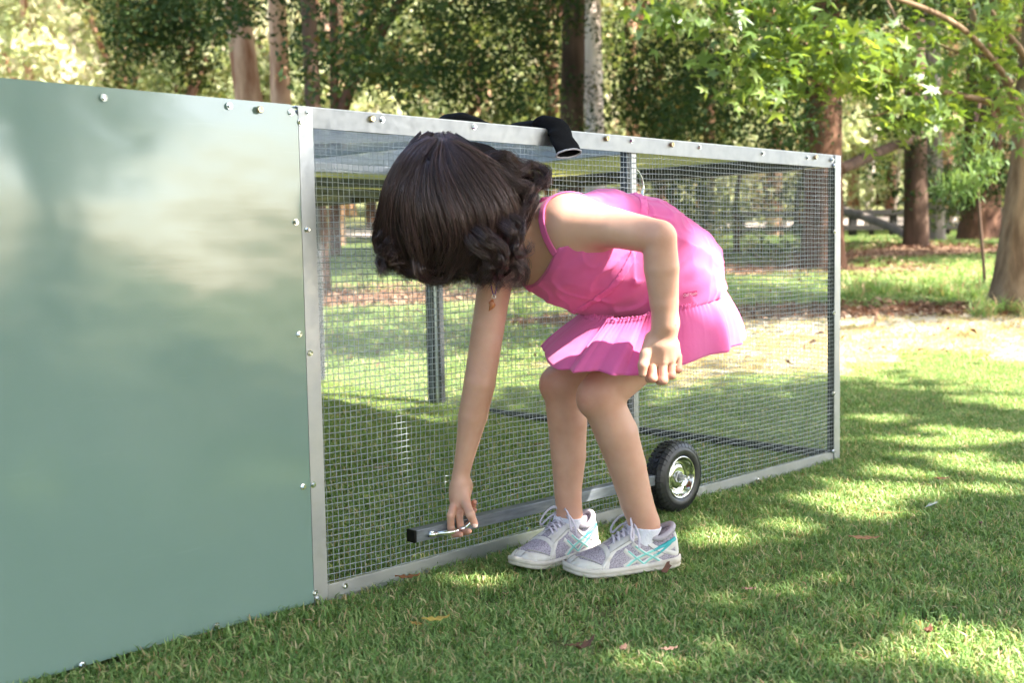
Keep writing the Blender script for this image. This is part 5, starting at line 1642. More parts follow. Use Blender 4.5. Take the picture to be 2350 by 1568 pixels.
def instancer(name, pts, rots, scl, var, protos, label, kind='stuff', cat=None):
    """one object: points that carry instances of the given meshes through geometry nodes"""
    me = bpy.data.meshes.new(name); me.vertices.add(len(pts)); me.vertices.foreach_set('co', np.asarray(pts).ravel())
    for nm, ty, dat in (('rot', 'FLOAT_VECTOR', np.asarray(rots).ravel()), ('scl', 'FLOAT', np.asarray(scl))):
        a = me.attributes.new(nm, ty, 'POINT'); a.data.foreach_set('vector' if ty == 'FLOAT_VECTOR' else 'value', dat.astype(np.float32))
    a = me.attributes.new('var', 'INT', 'POINT'); a.data.foreach_set('value', np.asarray(var).astype(np.int32))
    o = bpy.data.objects.new(name, me); COL.objects.link(o)
    ng = bpy.data.node_groups.new(name, 'GeometryNodeTree')
    ng.interface.new_socket('Geometry', in_out='INPUT', socket_type='NodeSocketGeometry'); ng.interface.new_socket('Geometry', in_out='OUTPUT', socket_type='NodeSocketGeometry')
    gi = ng.nodes.new('NodeGroupInput'); go = ng.nodes.new('NodeGroupOutput'); jn = ng.nodes.new('GeometryNodeJoinGeometry')
    def attr(nm, ty):
        n = ng.nodes.new('GeometryNodeInputNamedAttribute'); n.data_type = ty; n.inputs[0].default_value = nm; return n
    ar, asn, av = attr('rot', 'FLOAT_VECTOR'), attr('scl', 'FLOAT'), attr('var', 'INT')
    for k, pm in enumerate(protos):
        src = bpy.data.objects.new(name + '_source', pm)      # unlinked source, only read by the nodes
        oi = ng.nodes.new('GeometryNodeObjectInfo'); oi.inputs['Object'].default_value = src
        ip = ng.nodes.new('GeometryNodeInstanceOnPoints')
        cmpn = ng.nodes.new('FunctionNodeCompare'); cmpn.data_type = 'INT'; cmpn.operation = 'EQUAL'; cmpn.inputs[3].default_value = k
        ng.links.new(av.outputs['Attribute'], cmpn.inputs[2])
        ng.links.new(gi.outputs[0], ip.inputs['Points']); ng.links.new(cmpn.outputs[0], ip.inputs['Selection'])
        ng.links.new(oi.outputs['Geometry'], ip.inputs['Instance'])
        e2r = ng.nodes.new('FunctionNodeEulerToRotation'); ng.links.new(ar.outputs['Attribute'], e2r.inputs[0]); ng.links.new(e2r.outputs[0], ip.inputs['Rotation'])
        ng.links.new(asn.outputs['Attribute'], ip.inputs['Scale']); ng.links.new(ip.outputs[0], jn.inputs[0])
    ng.links.new(jn.outputs[0], go.inputs[0])
    md = o.modifiers.new('scatter', 'NODES'); md.node_group = ng
    tag(o, label, cat, None, kind)
    return o

rg = np.random.RandomState(21)
def tilt_rot(x, y, a):
    e = .05; nx_ = -(float(hz(x + e, y)) - float(hz(x - e, y))) / (2 * e); ny_ = -(float(hz(x, y + e)) - float(hz(x, y - e))) / (2 * e)
    n = Vector((nx_, ny_, 1)).normalized(); q = Vector((0, 0, 1)).rotation_difference(n)
    return (q.to_matrix() @ Matrix.Rotation(a, 3, 'Z')).to_euler()
pts = []; rots = []; sc = []; var = []
st = 0.30; y = 1.0
while y < 6.4:
    x = -0.52 * y - .7
    while x < 0.52 * y + .7:
        xx, yy = x + rg.uniform(-.05, .05), y + rg.uniform(-.05, .05)
        q = np.array([xx, yy, 0]) - CA; s_, w_ = q @ CE, q @ CN
        if not (s_ < -0.25 and w_ > 0.25) and litter_at(xx, yy) < .5:
            pts.append((xx, yy, float(hz(xx, yy)))); rots.append(tuple(tilt_rot(xx, yy, rg.rand() * 6.28))); sc.append(rg.uniform(.9, 1.1)); var.append(3 if rg.rand() < 1.1 * float(bare_lit_at(xx, yy)) else rg.randint(0, 3))
        x += st
    y += st
# the strip right before the metal would poke through thin sheet: keep blades, they part around it
near = instancer('grass', pts, rots, sc, var, [blades(7000, .40, .010, .031, .00112, 1), blades(7000, .40, .010, .036, .00112, 2), blades(6200, .40, .010, .029, .00125, 3), blades(2600, .40, .008, .024, .0013, 7, 1.2, .85)], 'short mown lawn grass with straw coloured blades among the green')  # last patch: dry blades, pale to lift the sunlit band as well
pts = []; rots = []; sc = []; var = []
y = 6.3
while y < 27:
    x = -0.5 * y - 1.5
    st = .62 if y < 12 else 1.0
    while x < 0.5 * y + 1.5:
        xx, yy = x + rg.uniform(-.12, .12), y + rg.uniform(-.12, .12)
        if litter_at(xx, yy) < .6 - .3 * rg.rand():
            pts.append((xx, yy, float(hz(xx, yy)))); rots.append(tuple(tilt_rot(xx, yy, rg.rand() * 6.28))); sc.append(st / .62 * rg.uniform(.9, 1.1)); var.append(2 if rg.rand() < max(.12 if yy < 8 else 0, 1.15 * float(bare_lit_at(xx, yy))) else rg.randint(0, 2))
        x += st
    y += st
instancer('grass', pts, rots, sc, var, [blades(3200, .85, .02, .052, .0030, 4), blades(3200, .85, .02, .058, .0030, 5), blades(1500, .85, .014, .035, .0034, 6, 1.2, .85)], 'sunlit and shaded grass rising towards the trees behind the coop')

# longer tufts along the litter edge and round the maple
pts = []; rots = []; sc = []; var = []
for k in range(46):
    a = rg.rand()
    px = 1935 + 380 * rg.rand(); py = 676 + rg.normal(0, 7) + (px - 2100) * .02
    if k > 36: px, py = 2250 + 110 * rg.rand(), 715 + rg.normal(0, 10)
    p = on_terrain(px, py)
    pts.append(tuple(p)); rots.append((0, 0, rg.rand() * 6.28)); sc.append(rg.uniform(.5, 1.1)); var.append(0)
def tuft(seed, n=60, hmax=.22):
    me = blades(n, .14, .08, hmax, .0035, seed, 0.7); return me
instancer('grass', pts, rots, sc, var, [tuft(9)], 'longer bright grass tufts beside the leaf litter')

# ---------------------------------------------------------------- leaf litter mass (uncountable) and single fallen leaves
M_litter = leafy_mat('dry_leaf_litter', [(0.0, (0.10, 0.045, 0.025)), (0.6, (0.24, 0.12, 0.07)), (1.0, (0.42, 0.28, 0.19))], rough=0.7, trans=0.15)
def leaf_cloud(name, C, size, nrm_bias, tint, mat, parent=None, elong=2.2, shape='oval', seed=0, axis=None):
    r = np.random.RandomState(seed); n = len(C)
    N = r.normal(0, 1, (n, 3)) + np.array(nrm_bias); N /= np.linalg.norm(N, axis=1)[:, None]
    A_ = r.normal(0, 1, (n, 3)) + (0 if axis is None else np.array(axis)); A_ -= N * (A_ * N).sum(1)[:, None]; A_ /= np.linalg.norm(A_, axis=1)[:, None]
    B_ = np.cross(N, A_); s = (np.asarray(size) * (.7 + .6 * r.rand(n)))[:, None]
    if shape == 'oval':
        k = [(0, 0, 0), (.35, .5 / elong * 1.0, .06), (1, 0, -.10), (.35, -.5 / elong, .06)]
        V = np.stack([C + A_ * s * (u - .5) + B_ * s * w + N * s * h for u, w, h in k], 1)
        F = np.arange(n * 4).reshape(n, 4)
        nv = 4
    else:       # five-lobed star
        ang = []; k = []
        R5 = [1.0, .80, .80, .48, .48]; A5 = [0, 62, -62, 125, -125]
        tips = sorted(zip(A5, R5)); pts_ = []
        for i, (a, rr) in enumerate(tips):
            pts_.append((a, rr));
            a2 = tips[(i + 1) % 5][0] + (360 if i == 4 else 0); pts_.append(((a + a2) / 2, .30 if i != 4 else .12))
        k = [(rr * math.cos(R(a)) * .55, rr * math.sin(R(a)) * .55, -.10 * rr * rr + (.04 if rr < .4 else 0)) for a, rr in pts_]
        V = np.stack([C + A_ * s * u + B_ * s * w + N * s * h for u, w, h in k] + [C], 1)
        nv = 11; b = np.arange(n)[:, None] * nv
        F = np.concatenate([np.concatenate([b + j, b + (j + 1) % 10, b + 10], 1) for j in range(10)])
    o = mesh_obj(name, V.reshape(-1, 3), F.astype(np.int64), mat, parent, True)
    a = o.data.attributes.new('tint', 'FLOAT', 'POINT'); a.data.foreach_set('value', np.repeat(np.clip(tint, 0, 1), nv).astype(np.float32))
    return o
C = []
for (c, rx, ry), n in zip(LIT, (2200, 3000, 2000, 1300)):
    for k in range(n):
        a = rg.rand() * 6.28; q = math.sqrt(rg.rand()) * 1.15
        x, y = c[0] + rx * q * math.cos(a), c[1] + ry * q * math.sin(a); C.append((x, y, float(hz(x, y)) + .004 + .02 * rg.rand()))
for k in range(700):
    y = rg.uniform(5.5, 14); x = rg.uniform(-.5 * y, .5 * y); C.append((x, y, float(hz(x, y)) + .03))
C = np.array(C)
lo_ = leaf_cloud('leaf_litter', C, np.full(len(C), .055), (0, 0, 2.2), rg.rand(len(C)), M_litter, None, 2.4, seed=3)
tag(lo_, 'brown leaf litter scattered under the trees', None, None, 'stuff')

def fallen(px, py, length, ang, col, label, z=0.022, curl=0.15, elong=2.6, grp=None):
    p = on_ground(px, py, z) if py > 850 else on_terrain(px, py) + np.array([0, 0, z])
    m = simple('fallen_leaf', col, tuple(c * .7 for c in col), rough=.6, scale=60)
    v = []; n = 9
    ca, sa = math.cos(ang), math.sin(ang)
    for i in range(n):
        u = i / (n - 1); w = .5 / elong * math.sin(math.pi * u ** .8) ** .8 if 0 < u < 1 else 0.01
        for j in (-1, -.5, 0, .5, 1):
            x_, y_ = (u - .5) * length, j * w * length
            z_ = curl * length * ((u - .5) ** 2 * 1.6 + abs(j) * w * .9) + .002 * math.sin(u * 20 + j)
            v.append(p + np.array([x_ * ca - y_ * sa, x_ * sa + y_ * ca, z_]))
    f = [(i * 5 + j, i * 5 + j + 1, (i + 1) * 5 + j + 1, (i + 1) * 5 + j) for i in range(n - 1) for j in range(4)]
    o = mesh_obj('fallen_leaf', v, f, m, None, True); o.modifiers.new('t', 'SOLIDIFY').thickness = .0006
    tag(o, label, 'leaf', 'fallen leaves on the lawn')
fallen(1982, 1236, .066, -.15, (.52, .25, .12), 'orange brown pointed leaf lying on the lawn right of the wheel')
fallen(2160, 1099, .045, .2, (.16, .06, .03), 'dark red brown leaf nearest the sunlit grass on the right')
fallen(2030, 1178, .085, -.35, (.55, .42, .14), 'long narrow straw yellow leaf in the sunny patch of grass', elong=6)
fallen(1000, 1424, .050, .3, (.62, .42, .08), 'yellow leaf half sunk in the grass before the bottom rail', z=.024, curl=.3)
fallen(955, 1432, .025, -.5, (.5, .3, .07), 'small ochre leaf fragment left of the yellow leaf')
fallen(1340, 1487, .060, .9, (.14, .06, .035), 'dark curled leaf in the foreground grass below the shoes', curl=.5, elong=4)
fallen(1320, 1480, .04, .5, (.22, .10, .05), 'thin brown leaf strip crossing the dark curled one', elong=8, z=.03)
fallen(935, 1326, .050, .25, (.36, .13, .04), 'rust coloured leaf leaning on the bottom rail below the lever', z=.022, curl=.25)
fallen(1430, 1487, .030, 1.2, (.30, .17, .12), 'small pale brown leaf in the foreground grass right of the dark curled one')
fallen(2130, 1450, .035, 1.0, (.16, .06, .03), 'rusty bent leaf in the lower right grass', curl=.5)
fallen(1535, 1490, .030, .3, (.34, .2, .15), 'small tan leaf in the lower middle of the lawn')
fallen(1718, 1352, .028, .1, (.30, .17, .13), 'pinkish brown leaf right of the near shoe')
fallen(2250, 1200, .020, 1.0, (.22, .12, .08), 'tiny brown leaf near the right edge of the lawn')
fallen(870, 1073, .055, .5, (.45, .35, .28), 'pale pinkish leaf on the grass inside the run', curl=.1)
fallen(812, 1090, .04, .7, (.55, .4, .1), 'thin yellow leaf on the grass inside the run behind the mesh', elong=4)
fallen(1235, 1020, .04, .3, (.35, .16, .09), 'red brown leaf inside the run behind the far knee')
# leaf caught on the near shoe
p = on_ground(1528, 1290, .02)
v = [p + np.array([-0.004, -0.034, z_ * .75 - .004]) + np.array([x_ * .75, z_ * .3, 0]) for x_, z_ in ((-.016, -.008), (-.006, .004), (.002, .016), (.010, .018), (.009, .010), (.015, .006), (.008, .000), (0, -.012))]
o = mesh_obj('fallen_leaf', v, [tuple(range(8))], simple('brown_leaf', (.16, .06, .03), (.1, .03, .02), rough=.6, scale=90)); o.modifiers.new('t', 'SOLIDIFY').thickness = .0008
tag(o, 'crumpled brown leaf stuck to the heel side of the near shoe', 'leaf', 'fallen leaves on the lawn')
# small white feather
b = MB()
p = on_ground(2135, 1164, .03)
b.tube(spline([p + np.array([-.013, 0, 0]), p + np.array([0, .003, .003]), p + np.array([.013, .004, .008])], 8), .0004, 4)
for k in range(22):
    u = k / 21; q = p + np.array([-.013 + .026 * u, .004 * u, .008 * u]); s_ = 1 if k % 2 else -1
    b.tube([q, q + np.array([.006, s_ * .010 * (1 - abs(u - .4)), .003 + .003 * rg.rand()])], [.0007, .0002], 4)
o = b.build('feather', simple('white_feather', (.8, .8, .8), (.7, .7, .7), rough=.9)); tag(o, 'small white downy feather on the grass near the sunny patch', 'feather')
# ================================================================ trees
def bark(name, c1, c2, scale=9, zs=.18, b=.7):
    return simple(name, c1, c2, rough=.9, scale=scale, bmp=b, bdist=.03, stretch=(1, 1, zs), spec=.15, lo=.35, hi=.62, detail=6)
B_dark = bark('dark_ironbark', (.055, .036, .026), (.12, .075, .055))
B_red = bark('shade_toned_stringybark', (.06, .030, .020), (.15, .078, .05))  # bark darkened so its colour stands for shade on the trunk
B_orange = bark('orange_smooth_bark', (.24, .10, .055), (.56, .36, .25), scale=7, b=.3)
B_pale = bark('pale_bark', (.50, .38, .32), (.68, .58, .52), scale=5, b=.25)
B_maple = bark('maple_bark', (.11, .07, .042), (.24, .165, .105), scale=14, b=.7)
B_grey = bark('grey_bark', (.15, .125, .105), (.26, .22, .19), scale=7)
L_dark = leafy_mat('shade_toned_foliage', [(0, (.014, .030, .014)), (.5, (.026, .050, .018)), (.85, (.050, .075, .024)), (1, (.16, .11, .04))], rough=.7, trans=.25, spec=.12, tcol=(1.5, 1.5, .7))  # leaf colour lowered to carry the shade under the high crowns
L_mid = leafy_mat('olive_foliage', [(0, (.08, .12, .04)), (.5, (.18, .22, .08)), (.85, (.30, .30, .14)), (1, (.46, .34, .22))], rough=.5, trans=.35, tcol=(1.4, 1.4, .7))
L_far = leafy_mat('sun_toned_foliage', [(0, (.22, .28, .12)), (.4, (.38, .43, .22)), (.7, (.50, .49, .32)), (1, (.62, .50, .40))], rough=.7, trans=.4, tcol=(1.2, 1.2, .8))  # leaf colour raised to carry the strong sun on the far wood
L_maple = leafy_mat('maple_leaves', [(0, (.065, .125, .03)), (.5, (.12, .20, .05)), (1, (.22, .30, .09))], rough=.38, trans=.42, spec=.45, tcol=(1.9, 1.6, .5))
L_droop = leafy_mat('gum_shoots', [(0, (.10, .20, .06)), (1, (.24, .33, .14))], rough=.45, trans=.35, tcol=(1.4, 1.4, .7))

rt = np.random.RandomState(77)
def trunk_mesh(name, pts, rad, mat, parent, n=14, rough=.06, seed=0, flare=0):
    r = np.random.RandomState(seed); c = spline(pts, 26); rs = np.interp(np.linspace(0, 1, 26), np.linspace(0, 1, len(rad)), rad)
    if flare: rs = rs * (1 + flare * np.exp(-np.linspace(0, 1, 26) * 14))
    v, f = tube_geo(c, list(rs), n, True, None, (1, .1, .05))
    v = np.array(v); ph = r.rand(n) * rough * 2
    for i in range(26):
        for j in range(n):
            k = i * n + j; v[k] += (v[k] - c[i]) * (ph[j] - rough + r.normal() * rough * .3)
    return v, f
def clumps(centres, radii, per, seed):
    r = np.random.RandomState(seed); out = []; tid = []
    for c, R_, n in zip(centres, radii, per):
        q = r.normal(0, 1, (int(n), 3)); q /= np.linalg.norm(q, axis=1)[:, None]
        q *= (r.rand(int(n)) ** .45)[:, None]
        out.append(np.array(c) + q * np.array(R_)); tid.append(np.full(int(n), r.rand()))
    return np.vstack(out), np.concatenate(tid)

def tree(name, base, top, r0, r1, barkm, label, cat, crown=None, leafm=None, lsize=.05, elong=2.2, limbs=(), group=None, lean=None, seed=0, axis=None, flare=.3, shape='oval', nb=(0, 0, .3)):
    """base, top in metres; crown = (centres, radii, counts)"""
    t = empty(name, base, label, cat, group)
    base = np.array(base); top = np.array(top)
    mid = (base + top) / 2 + (np.array(lean) if lean is not None else np.array([rt.normal(0, .06), rt.normal(0, .06), 0]))
    b = MB()
    v, f = trunk_mesh('trunk', [base - np.array([0, 0, .15]), base * .8 + mid * .2, mid, top], [r0, r0 * .9, (r0 + r1) / 2, r1], barkm, t, seed=seed, flare=flare)
    b.add(v, f)
    for pts, rr in limbs:
        v, f = trunk_mesh('limb', pts, rr, barkm, t, n=8, seed=seed + 1); b.add(v, f)
    b.build('trunk', barkm, t, True)
    if crown is not None:
        C, tid = clumps(*crown, seed + 5)
        r = np.random.RandomState(seed + 9)
        tint = np.clip(tid * .5 + r.rand(len(C)) * .5, 0, .9); tint = np.where(r.rand(len(C)) < .03, 1, tint)
        leaf_cloud('crown', C, lsize * (.58 + .78 * tid), nb, tint, leafm, t, elong, shape, seed + 11, axis)
    return t

def at_px(px, d, z=None):
    """foot of a thing seen at pixel column px, at depth d, standing on the terrain"""
    p = W(px, 560, d); p[2] = float(hz(p[0], p[1])) if z is None else z
    return p
def top_px(px, py, d): return W(px, py, d)

# hanging, layered masses: sprays seen in the photo at pixel / depth
def spray(cols, seed, nper=150, rad=(.36, .36, .34)):
    r = np.random.RandomState(seed); c = []; R_ = []; n = []
    for (px, py, d, k) in cols:
        c.append(W(px, py, d) + r.normal(0, .06, 3)); s = k * (.75 + .5 * r.rand()); R_.append(np.array(rad) * s); n.append(nper * s * s)
    return c, R_, n
def rnd_cols(x0, x1, y0, y1, d0, d1, n, k, seed, fy=None):
    r = np.random.RandomState(seed); out = []
    for i in range(n):
        px = r.uniform(x0, x1); py = r.uniform(y0, y1)
        if fy and py > fy(px): continue
        out.append((px, py, r.uniform(d0, d1), k))
    return out
def upper(c, n, R_, seed, zr=(4.6, 8.5), rr=.9, cnt=110):
    """the part of a crown above the frame: it shades what hangs below"""
    r = np.random.RandomState(seed); C = []; RR = []; N = []
    for i in range(n):
        a = r.rand() * 6.28; q = math.sqrt(r.rand()) * R_
        C.append(np.array([c[0] + q * math.cos(a), c[1] + q * math.sin(a), r.uniform(*zr)])); RR.append(np.array([rr, rr, rr * .55])); N.append(cnt)
    return C, RR, N
def join(*cs):
    return [sum([list(c[i]) for c in cs], []) for i in range(3)]

_can = {}
def canopy(t_, b, tp, seed):
    # the high part of the crown, above the frame; it throws the shade that hangs over the back of the lawn
    k = seed % 3
    if k not in _can:
        C, RR, N = upper((0, 0, 0), 46, 3.3, 300 + k, zr=(4.4, 8.6), rr=.85, cnt=230)
        C, tid = clumps(C, RR, N, 310 + k)
        o = leaf_cloud('crown', C, np.full(len(C), .17), (.5, -.2, 1.0), tid, L_dark, None, 1.7, 'oval', 320 + k)
        _can[k] = o
    else:
        o = _can[k].copy(); COL.objects.link(o)
    o.parent = t_; o.matrix_parent_inverse = Matrix.Identity(4)
    m_ = b * .35 + tp * .65
    o.location = (m_[0] - b[0] + 2.6, m_[1] - b[1] - 1.1, 0); o.rotation_euler = (0, 0, seed * 1.3)
G_T = 'trunks and crowns standing behind the coop'
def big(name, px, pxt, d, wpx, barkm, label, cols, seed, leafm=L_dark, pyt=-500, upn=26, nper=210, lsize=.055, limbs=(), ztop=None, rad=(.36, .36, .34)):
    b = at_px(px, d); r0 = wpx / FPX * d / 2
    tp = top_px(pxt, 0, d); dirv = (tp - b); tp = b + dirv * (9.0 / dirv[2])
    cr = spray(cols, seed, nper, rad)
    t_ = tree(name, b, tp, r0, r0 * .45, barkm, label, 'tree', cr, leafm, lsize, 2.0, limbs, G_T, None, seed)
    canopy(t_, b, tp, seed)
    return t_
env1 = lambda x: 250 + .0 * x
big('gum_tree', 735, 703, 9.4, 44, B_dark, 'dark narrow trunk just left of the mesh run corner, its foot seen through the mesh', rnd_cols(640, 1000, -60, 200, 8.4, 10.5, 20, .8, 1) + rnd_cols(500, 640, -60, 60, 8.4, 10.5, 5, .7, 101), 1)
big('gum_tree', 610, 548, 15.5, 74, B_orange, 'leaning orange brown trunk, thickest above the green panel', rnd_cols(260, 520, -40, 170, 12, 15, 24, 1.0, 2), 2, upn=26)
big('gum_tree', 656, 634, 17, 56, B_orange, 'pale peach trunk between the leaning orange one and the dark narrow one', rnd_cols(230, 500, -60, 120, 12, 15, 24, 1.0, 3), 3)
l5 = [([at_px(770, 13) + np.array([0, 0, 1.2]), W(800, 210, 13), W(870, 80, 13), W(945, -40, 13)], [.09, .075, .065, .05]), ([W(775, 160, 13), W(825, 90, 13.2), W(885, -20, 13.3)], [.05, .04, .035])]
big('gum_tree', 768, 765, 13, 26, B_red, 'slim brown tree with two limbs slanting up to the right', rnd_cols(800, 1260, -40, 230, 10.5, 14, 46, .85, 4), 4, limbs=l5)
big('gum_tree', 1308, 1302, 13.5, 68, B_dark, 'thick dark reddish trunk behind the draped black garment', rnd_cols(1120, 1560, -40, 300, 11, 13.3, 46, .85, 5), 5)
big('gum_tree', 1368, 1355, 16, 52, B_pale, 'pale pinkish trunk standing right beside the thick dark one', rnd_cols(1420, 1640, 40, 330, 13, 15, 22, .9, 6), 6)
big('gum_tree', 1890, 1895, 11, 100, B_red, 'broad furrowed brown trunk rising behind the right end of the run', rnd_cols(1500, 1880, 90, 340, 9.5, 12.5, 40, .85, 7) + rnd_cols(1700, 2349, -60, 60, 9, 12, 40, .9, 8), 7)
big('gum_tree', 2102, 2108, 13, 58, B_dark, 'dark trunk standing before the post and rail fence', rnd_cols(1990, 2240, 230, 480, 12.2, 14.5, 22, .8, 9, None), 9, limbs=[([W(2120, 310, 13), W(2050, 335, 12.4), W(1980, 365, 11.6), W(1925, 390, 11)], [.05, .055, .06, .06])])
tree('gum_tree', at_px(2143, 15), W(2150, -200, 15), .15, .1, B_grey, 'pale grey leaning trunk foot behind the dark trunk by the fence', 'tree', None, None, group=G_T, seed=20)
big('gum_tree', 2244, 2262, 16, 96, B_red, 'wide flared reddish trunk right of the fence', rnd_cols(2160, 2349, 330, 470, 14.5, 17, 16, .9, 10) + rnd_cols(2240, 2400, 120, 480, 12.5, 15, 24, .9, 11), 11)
# understory and shrubs seen through the run and right of it
r = np.random.RandomState(31)
for k, (x0, x1, y0, y1, d, nn, lab) in enumerate(((1440, 1620, 380, 590, 12, 20, 'dark leafy shrub seen through the mesh beside the pink dress'), (1600, 1780, 390, 590, 13, 20, 'dappled bush behind the middle of the run end'),
                            (1740, 1960, 400, 585, 12.5, 22, 'dark bush hanging round the foot of the broad furrowed trunk'), (1080, 1320, 250, 420, 13, 18, 'shrub behind the girl and the green roof'),
                            (2080, 2240, 400, 500, 17, 10, 'shaded shrub between the fence trunks'), (2260, 2400, 380, 520, 18, 14, 'shaded shrub at the far right behind the maple'))):
    b = at_px((x0 + x1) / 2, d)
    tree('shrub', b, b + np.array([.1, 0, 1.2]), .04, .02, B_dark, lab, 'shrub', spray(rnd_cols(x0, x1, y0, y1, d - .8, d + .8, nn, .7, 40 + k), 50 + k, 150), L_dark if k % 2 == 0 else L_mid, .055, 2.0, group='shrubs behind the coop', seed=60 + k)

# far sunlit wood: three kinds of tree, each standing alone, copied with its own place and turn
def far_proto(seed, h, w, nleaf, barkm, leafm, ls):
    r = np.random.RandomState(seed); C = []; RR = []; N = []
    for i in range(34):
        z = r.uniform(.10, 1) * h; q = w * math.sqrt(r.rand()) * (1.15 - abs(z / h - .5)); a = r.rand() * 6.28
        C.append(np.array([q * math.cos(a), q * math.sin(a), z])); RR.append(np.array([.75, .75, .5]) * (.7 + .6 * r.rand())); N.append(nleaf / 34)
    t = tree('woodland_tree', (0, 0, 0), (.2, .1, h * .95), .16, .05, barkm, 'x', 'tree', (C, RR, N), leafm, ls, 1.8, [([(0, 0, h * .35), (.5, .2, h * .5), (1.1, .3, h * .75)], [.08, .06, .03]), ([(0, 0, h * .45), (-.5, .1, h * .6), (-.9, -.2, h * .85)], [.08, .06, .03])], 'trees of the sunlit wood', seed=seed)
    return t
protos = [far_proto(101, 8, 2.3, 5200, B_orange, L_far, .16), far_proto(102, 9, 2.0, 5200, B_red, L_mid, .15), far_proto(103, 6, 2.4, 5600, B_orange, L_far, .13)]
def put(proto, loc, rz, s, label, first=False):
    if first: r_ = proto
    else:
        r_ = proto.copy(); COL.objects.link(r_)
        for ch in proto.children:
            c = ch.copy(); COL.objects.link(c); c.parent = r_; c.matrix_parent_inverse = Matrix.Identity(4)
    r_.location = loc; r_.rotation_euler = (0, 0, rz); r_.scale = (s, s, s)
    for k_ in ('label',): r_[k_] = label
    return r_
for p_ in protos:
    for ch in p_.children: ch.matrix_parent_inverse = Matrix.Identity(4)
spots = []
r = np.random.RandomState(8)
for row, (d, st) in enumerate(((24, 170), (30, 130), (38, 100))):
    px = -750 + row * 40
    while px < 3100:
        spots.append((px + r.uniform(-25, 25), d + r.uniform(-1.5, 2))); px += st
used = [False] * 3
MARKS = [(-500, 'farthest outside the left edge'), (-250, 'well outside the left edge'), (-40, 'outside the left edge'), (80, 'at the left edge'), (170, 'behind the pale forked trunk'), (290, 'above the middle of the green panel'), (410, 'above the right half of the green panel'), (520, 'left of the leaning orange trunk'), (620, 'behind the leaning orange trunk'), (730, 'behind the dark narrow trunk'), (830, 'behind the slanting limbs'), (950, 'right of the slanting limbs'), (1080, 'above the black garment'), (1210, 'left of the thick dark trunk'), (1330, 'behind the thick dark trunk'), (1460, 'right of the pale pinkish trunk'), (1600, 'above the middle of the run'), (1740, 'above the right part of the run'), (1880, 'left of the broad furrowed trunk'), (2000, 'right of the broad furrowed trunk'), (2130, 'behind the post and rail fence'), (2260, 'between the two right trunks'), (2400, 'behind the maple trunk'), (2650, 'just outside the right edge'), (2850, 'well outside the right edge'), (9999, 'farthest outside the right edge')]
KND = ['pale yellow green', 'tall olive', 'low rounded light green']
G_FAR = 'bright trees of the wood far behind the coop'
for i, (px, d) in enumerate(spots):
    if 1900 < px < 2100 and d < 27: d += 8
    k = r.randint(0, 3)
    if px < 300: k = 0 if r.rand() < .6 else 2
    row = 'front' if d < 28 else 'middle' if d < 35 else 'back'
    mark = [l_ for x_, l_ in MARKS if px < x_][0]
    p_ = protos[k]
    o = put(p_, tuple(at_px(px, d)), r.rand() * 6.28, r.uniform(.85, 1.25), KND[k] + ' far tree, ' + row + ' row, ' + mark, not used[k]); used[k] = True
    o['group'] = G_FAR
# forked pale tree at the far left
b = at_px(175, 26)
tree('gum_tree', b, W(165, 40, 26), .17, .10, B_pale, 'pale forked trunk far away at the left above the green panel', 'tree', spray(rnd_cols(-30, 260, -30, 70, 25, 28, 10, 1.6, 71), 72, 220), L_far, .13, 2.0,
     [([W(165, 75, 26), W(150, 30, 26), W(140, -20, 26)], [.13, .10, .07]), ([W(165, 70, 26), W(190, 40, 26), W(196, -20, 26)], [.11, .09, .06]), ([W(180, 55, 26), W(215, 20, 26)], [.05, .03])], seed=73)
for (px, d, w_, lab) in ((1985, 27, 9, 'slim white trunk beyond the fence, the left one of a close pair'), (1996, 28, 7, 'slim white trunk beyond the fence, the right one of a close pair'), (2050, 27, 8, 'slim pale trunk standing behind the third fence post')):
    b = at_px(px, d); tree('sapling', b, b + np.array([.3, 0, 6]), w_ / FPX * d / 2, .03, B_pale, lab, 'tree', None, None, group='slim pale trunks beyond the fence', seed=int(px))
# wooded hillside behind everything
m, t, bb = new_mat('wooded_hillside')
n1 = noise(t, .9, 8, .75); n2 = noise(t, 5, 6, .8)
r1 = ramp(t, n1.outputs[0], [(.3, (.07, .10, .035)), (.5, (.17, .20, .08)), (.62, (.34, .29, .20)), (.75, (.24, .28, .11))])
r2 = ramp(t, n2.outputs[0], [(.35, (.35, .35, .35)), (.65, (1.4, 1.35, 1.3))])
mx = t.nodes.new('ShaderNodeMixRGB'); mx.blend_type = 'MULTIPLY'; mx.inputs[0].default_value = 1
t.links.new(r1.outputs[0], mx.inputs[1]); t.links.new(r2.outputs[0], mx.inputs[2]); t.links.new(mx.outputs[0], bb.inputs['Base Color']); bb.inputs['Roughness'].default_value = 1
v = []; nx, ny = 160, 40; rr_ = np.random.RandomState(4)
for j in range(ny + 1):
    for i in range(nx + 1):
        x = -95 + 190 * i / nx; u = j / ny
        v.append((x + rr_.normal(0, .15), 48 + 14 * u + rr_.normal(0, .25), 1.5 + 15 * u + rr_.normal(0, .2)))
f = [(j * (nx + 1) + i, j * (nx + 1) + i + 1, (j + 1) * (nx + 1) + i + 1, (j + 1) * (nx + 1) + i) for j in range(ny) for i in range(nx)]
tag(mesh_obj('hillside', v, f, m, None, True), 'distant wooded slope', None, None, 'structure')
# gravel drive beyond the fence
v = []
for i in range(41):
    x = -30 + 60 * i / 40
    for y_ in (27.5, 31): v.append((x, y_, float(hz(x, y_)) + .05))
f = [(2 * i, 2 * i + 2, 2 * i + 3, 2 * i + 1) for i in range(40)]
tag(mesh_obj('road', v, f, simple('pale_gravel', (.5, .42, .38), (.42, .36, .33), rough=1, scale=3)), 'pale gravel drive crossing behind the fence', None, None, 'structure')

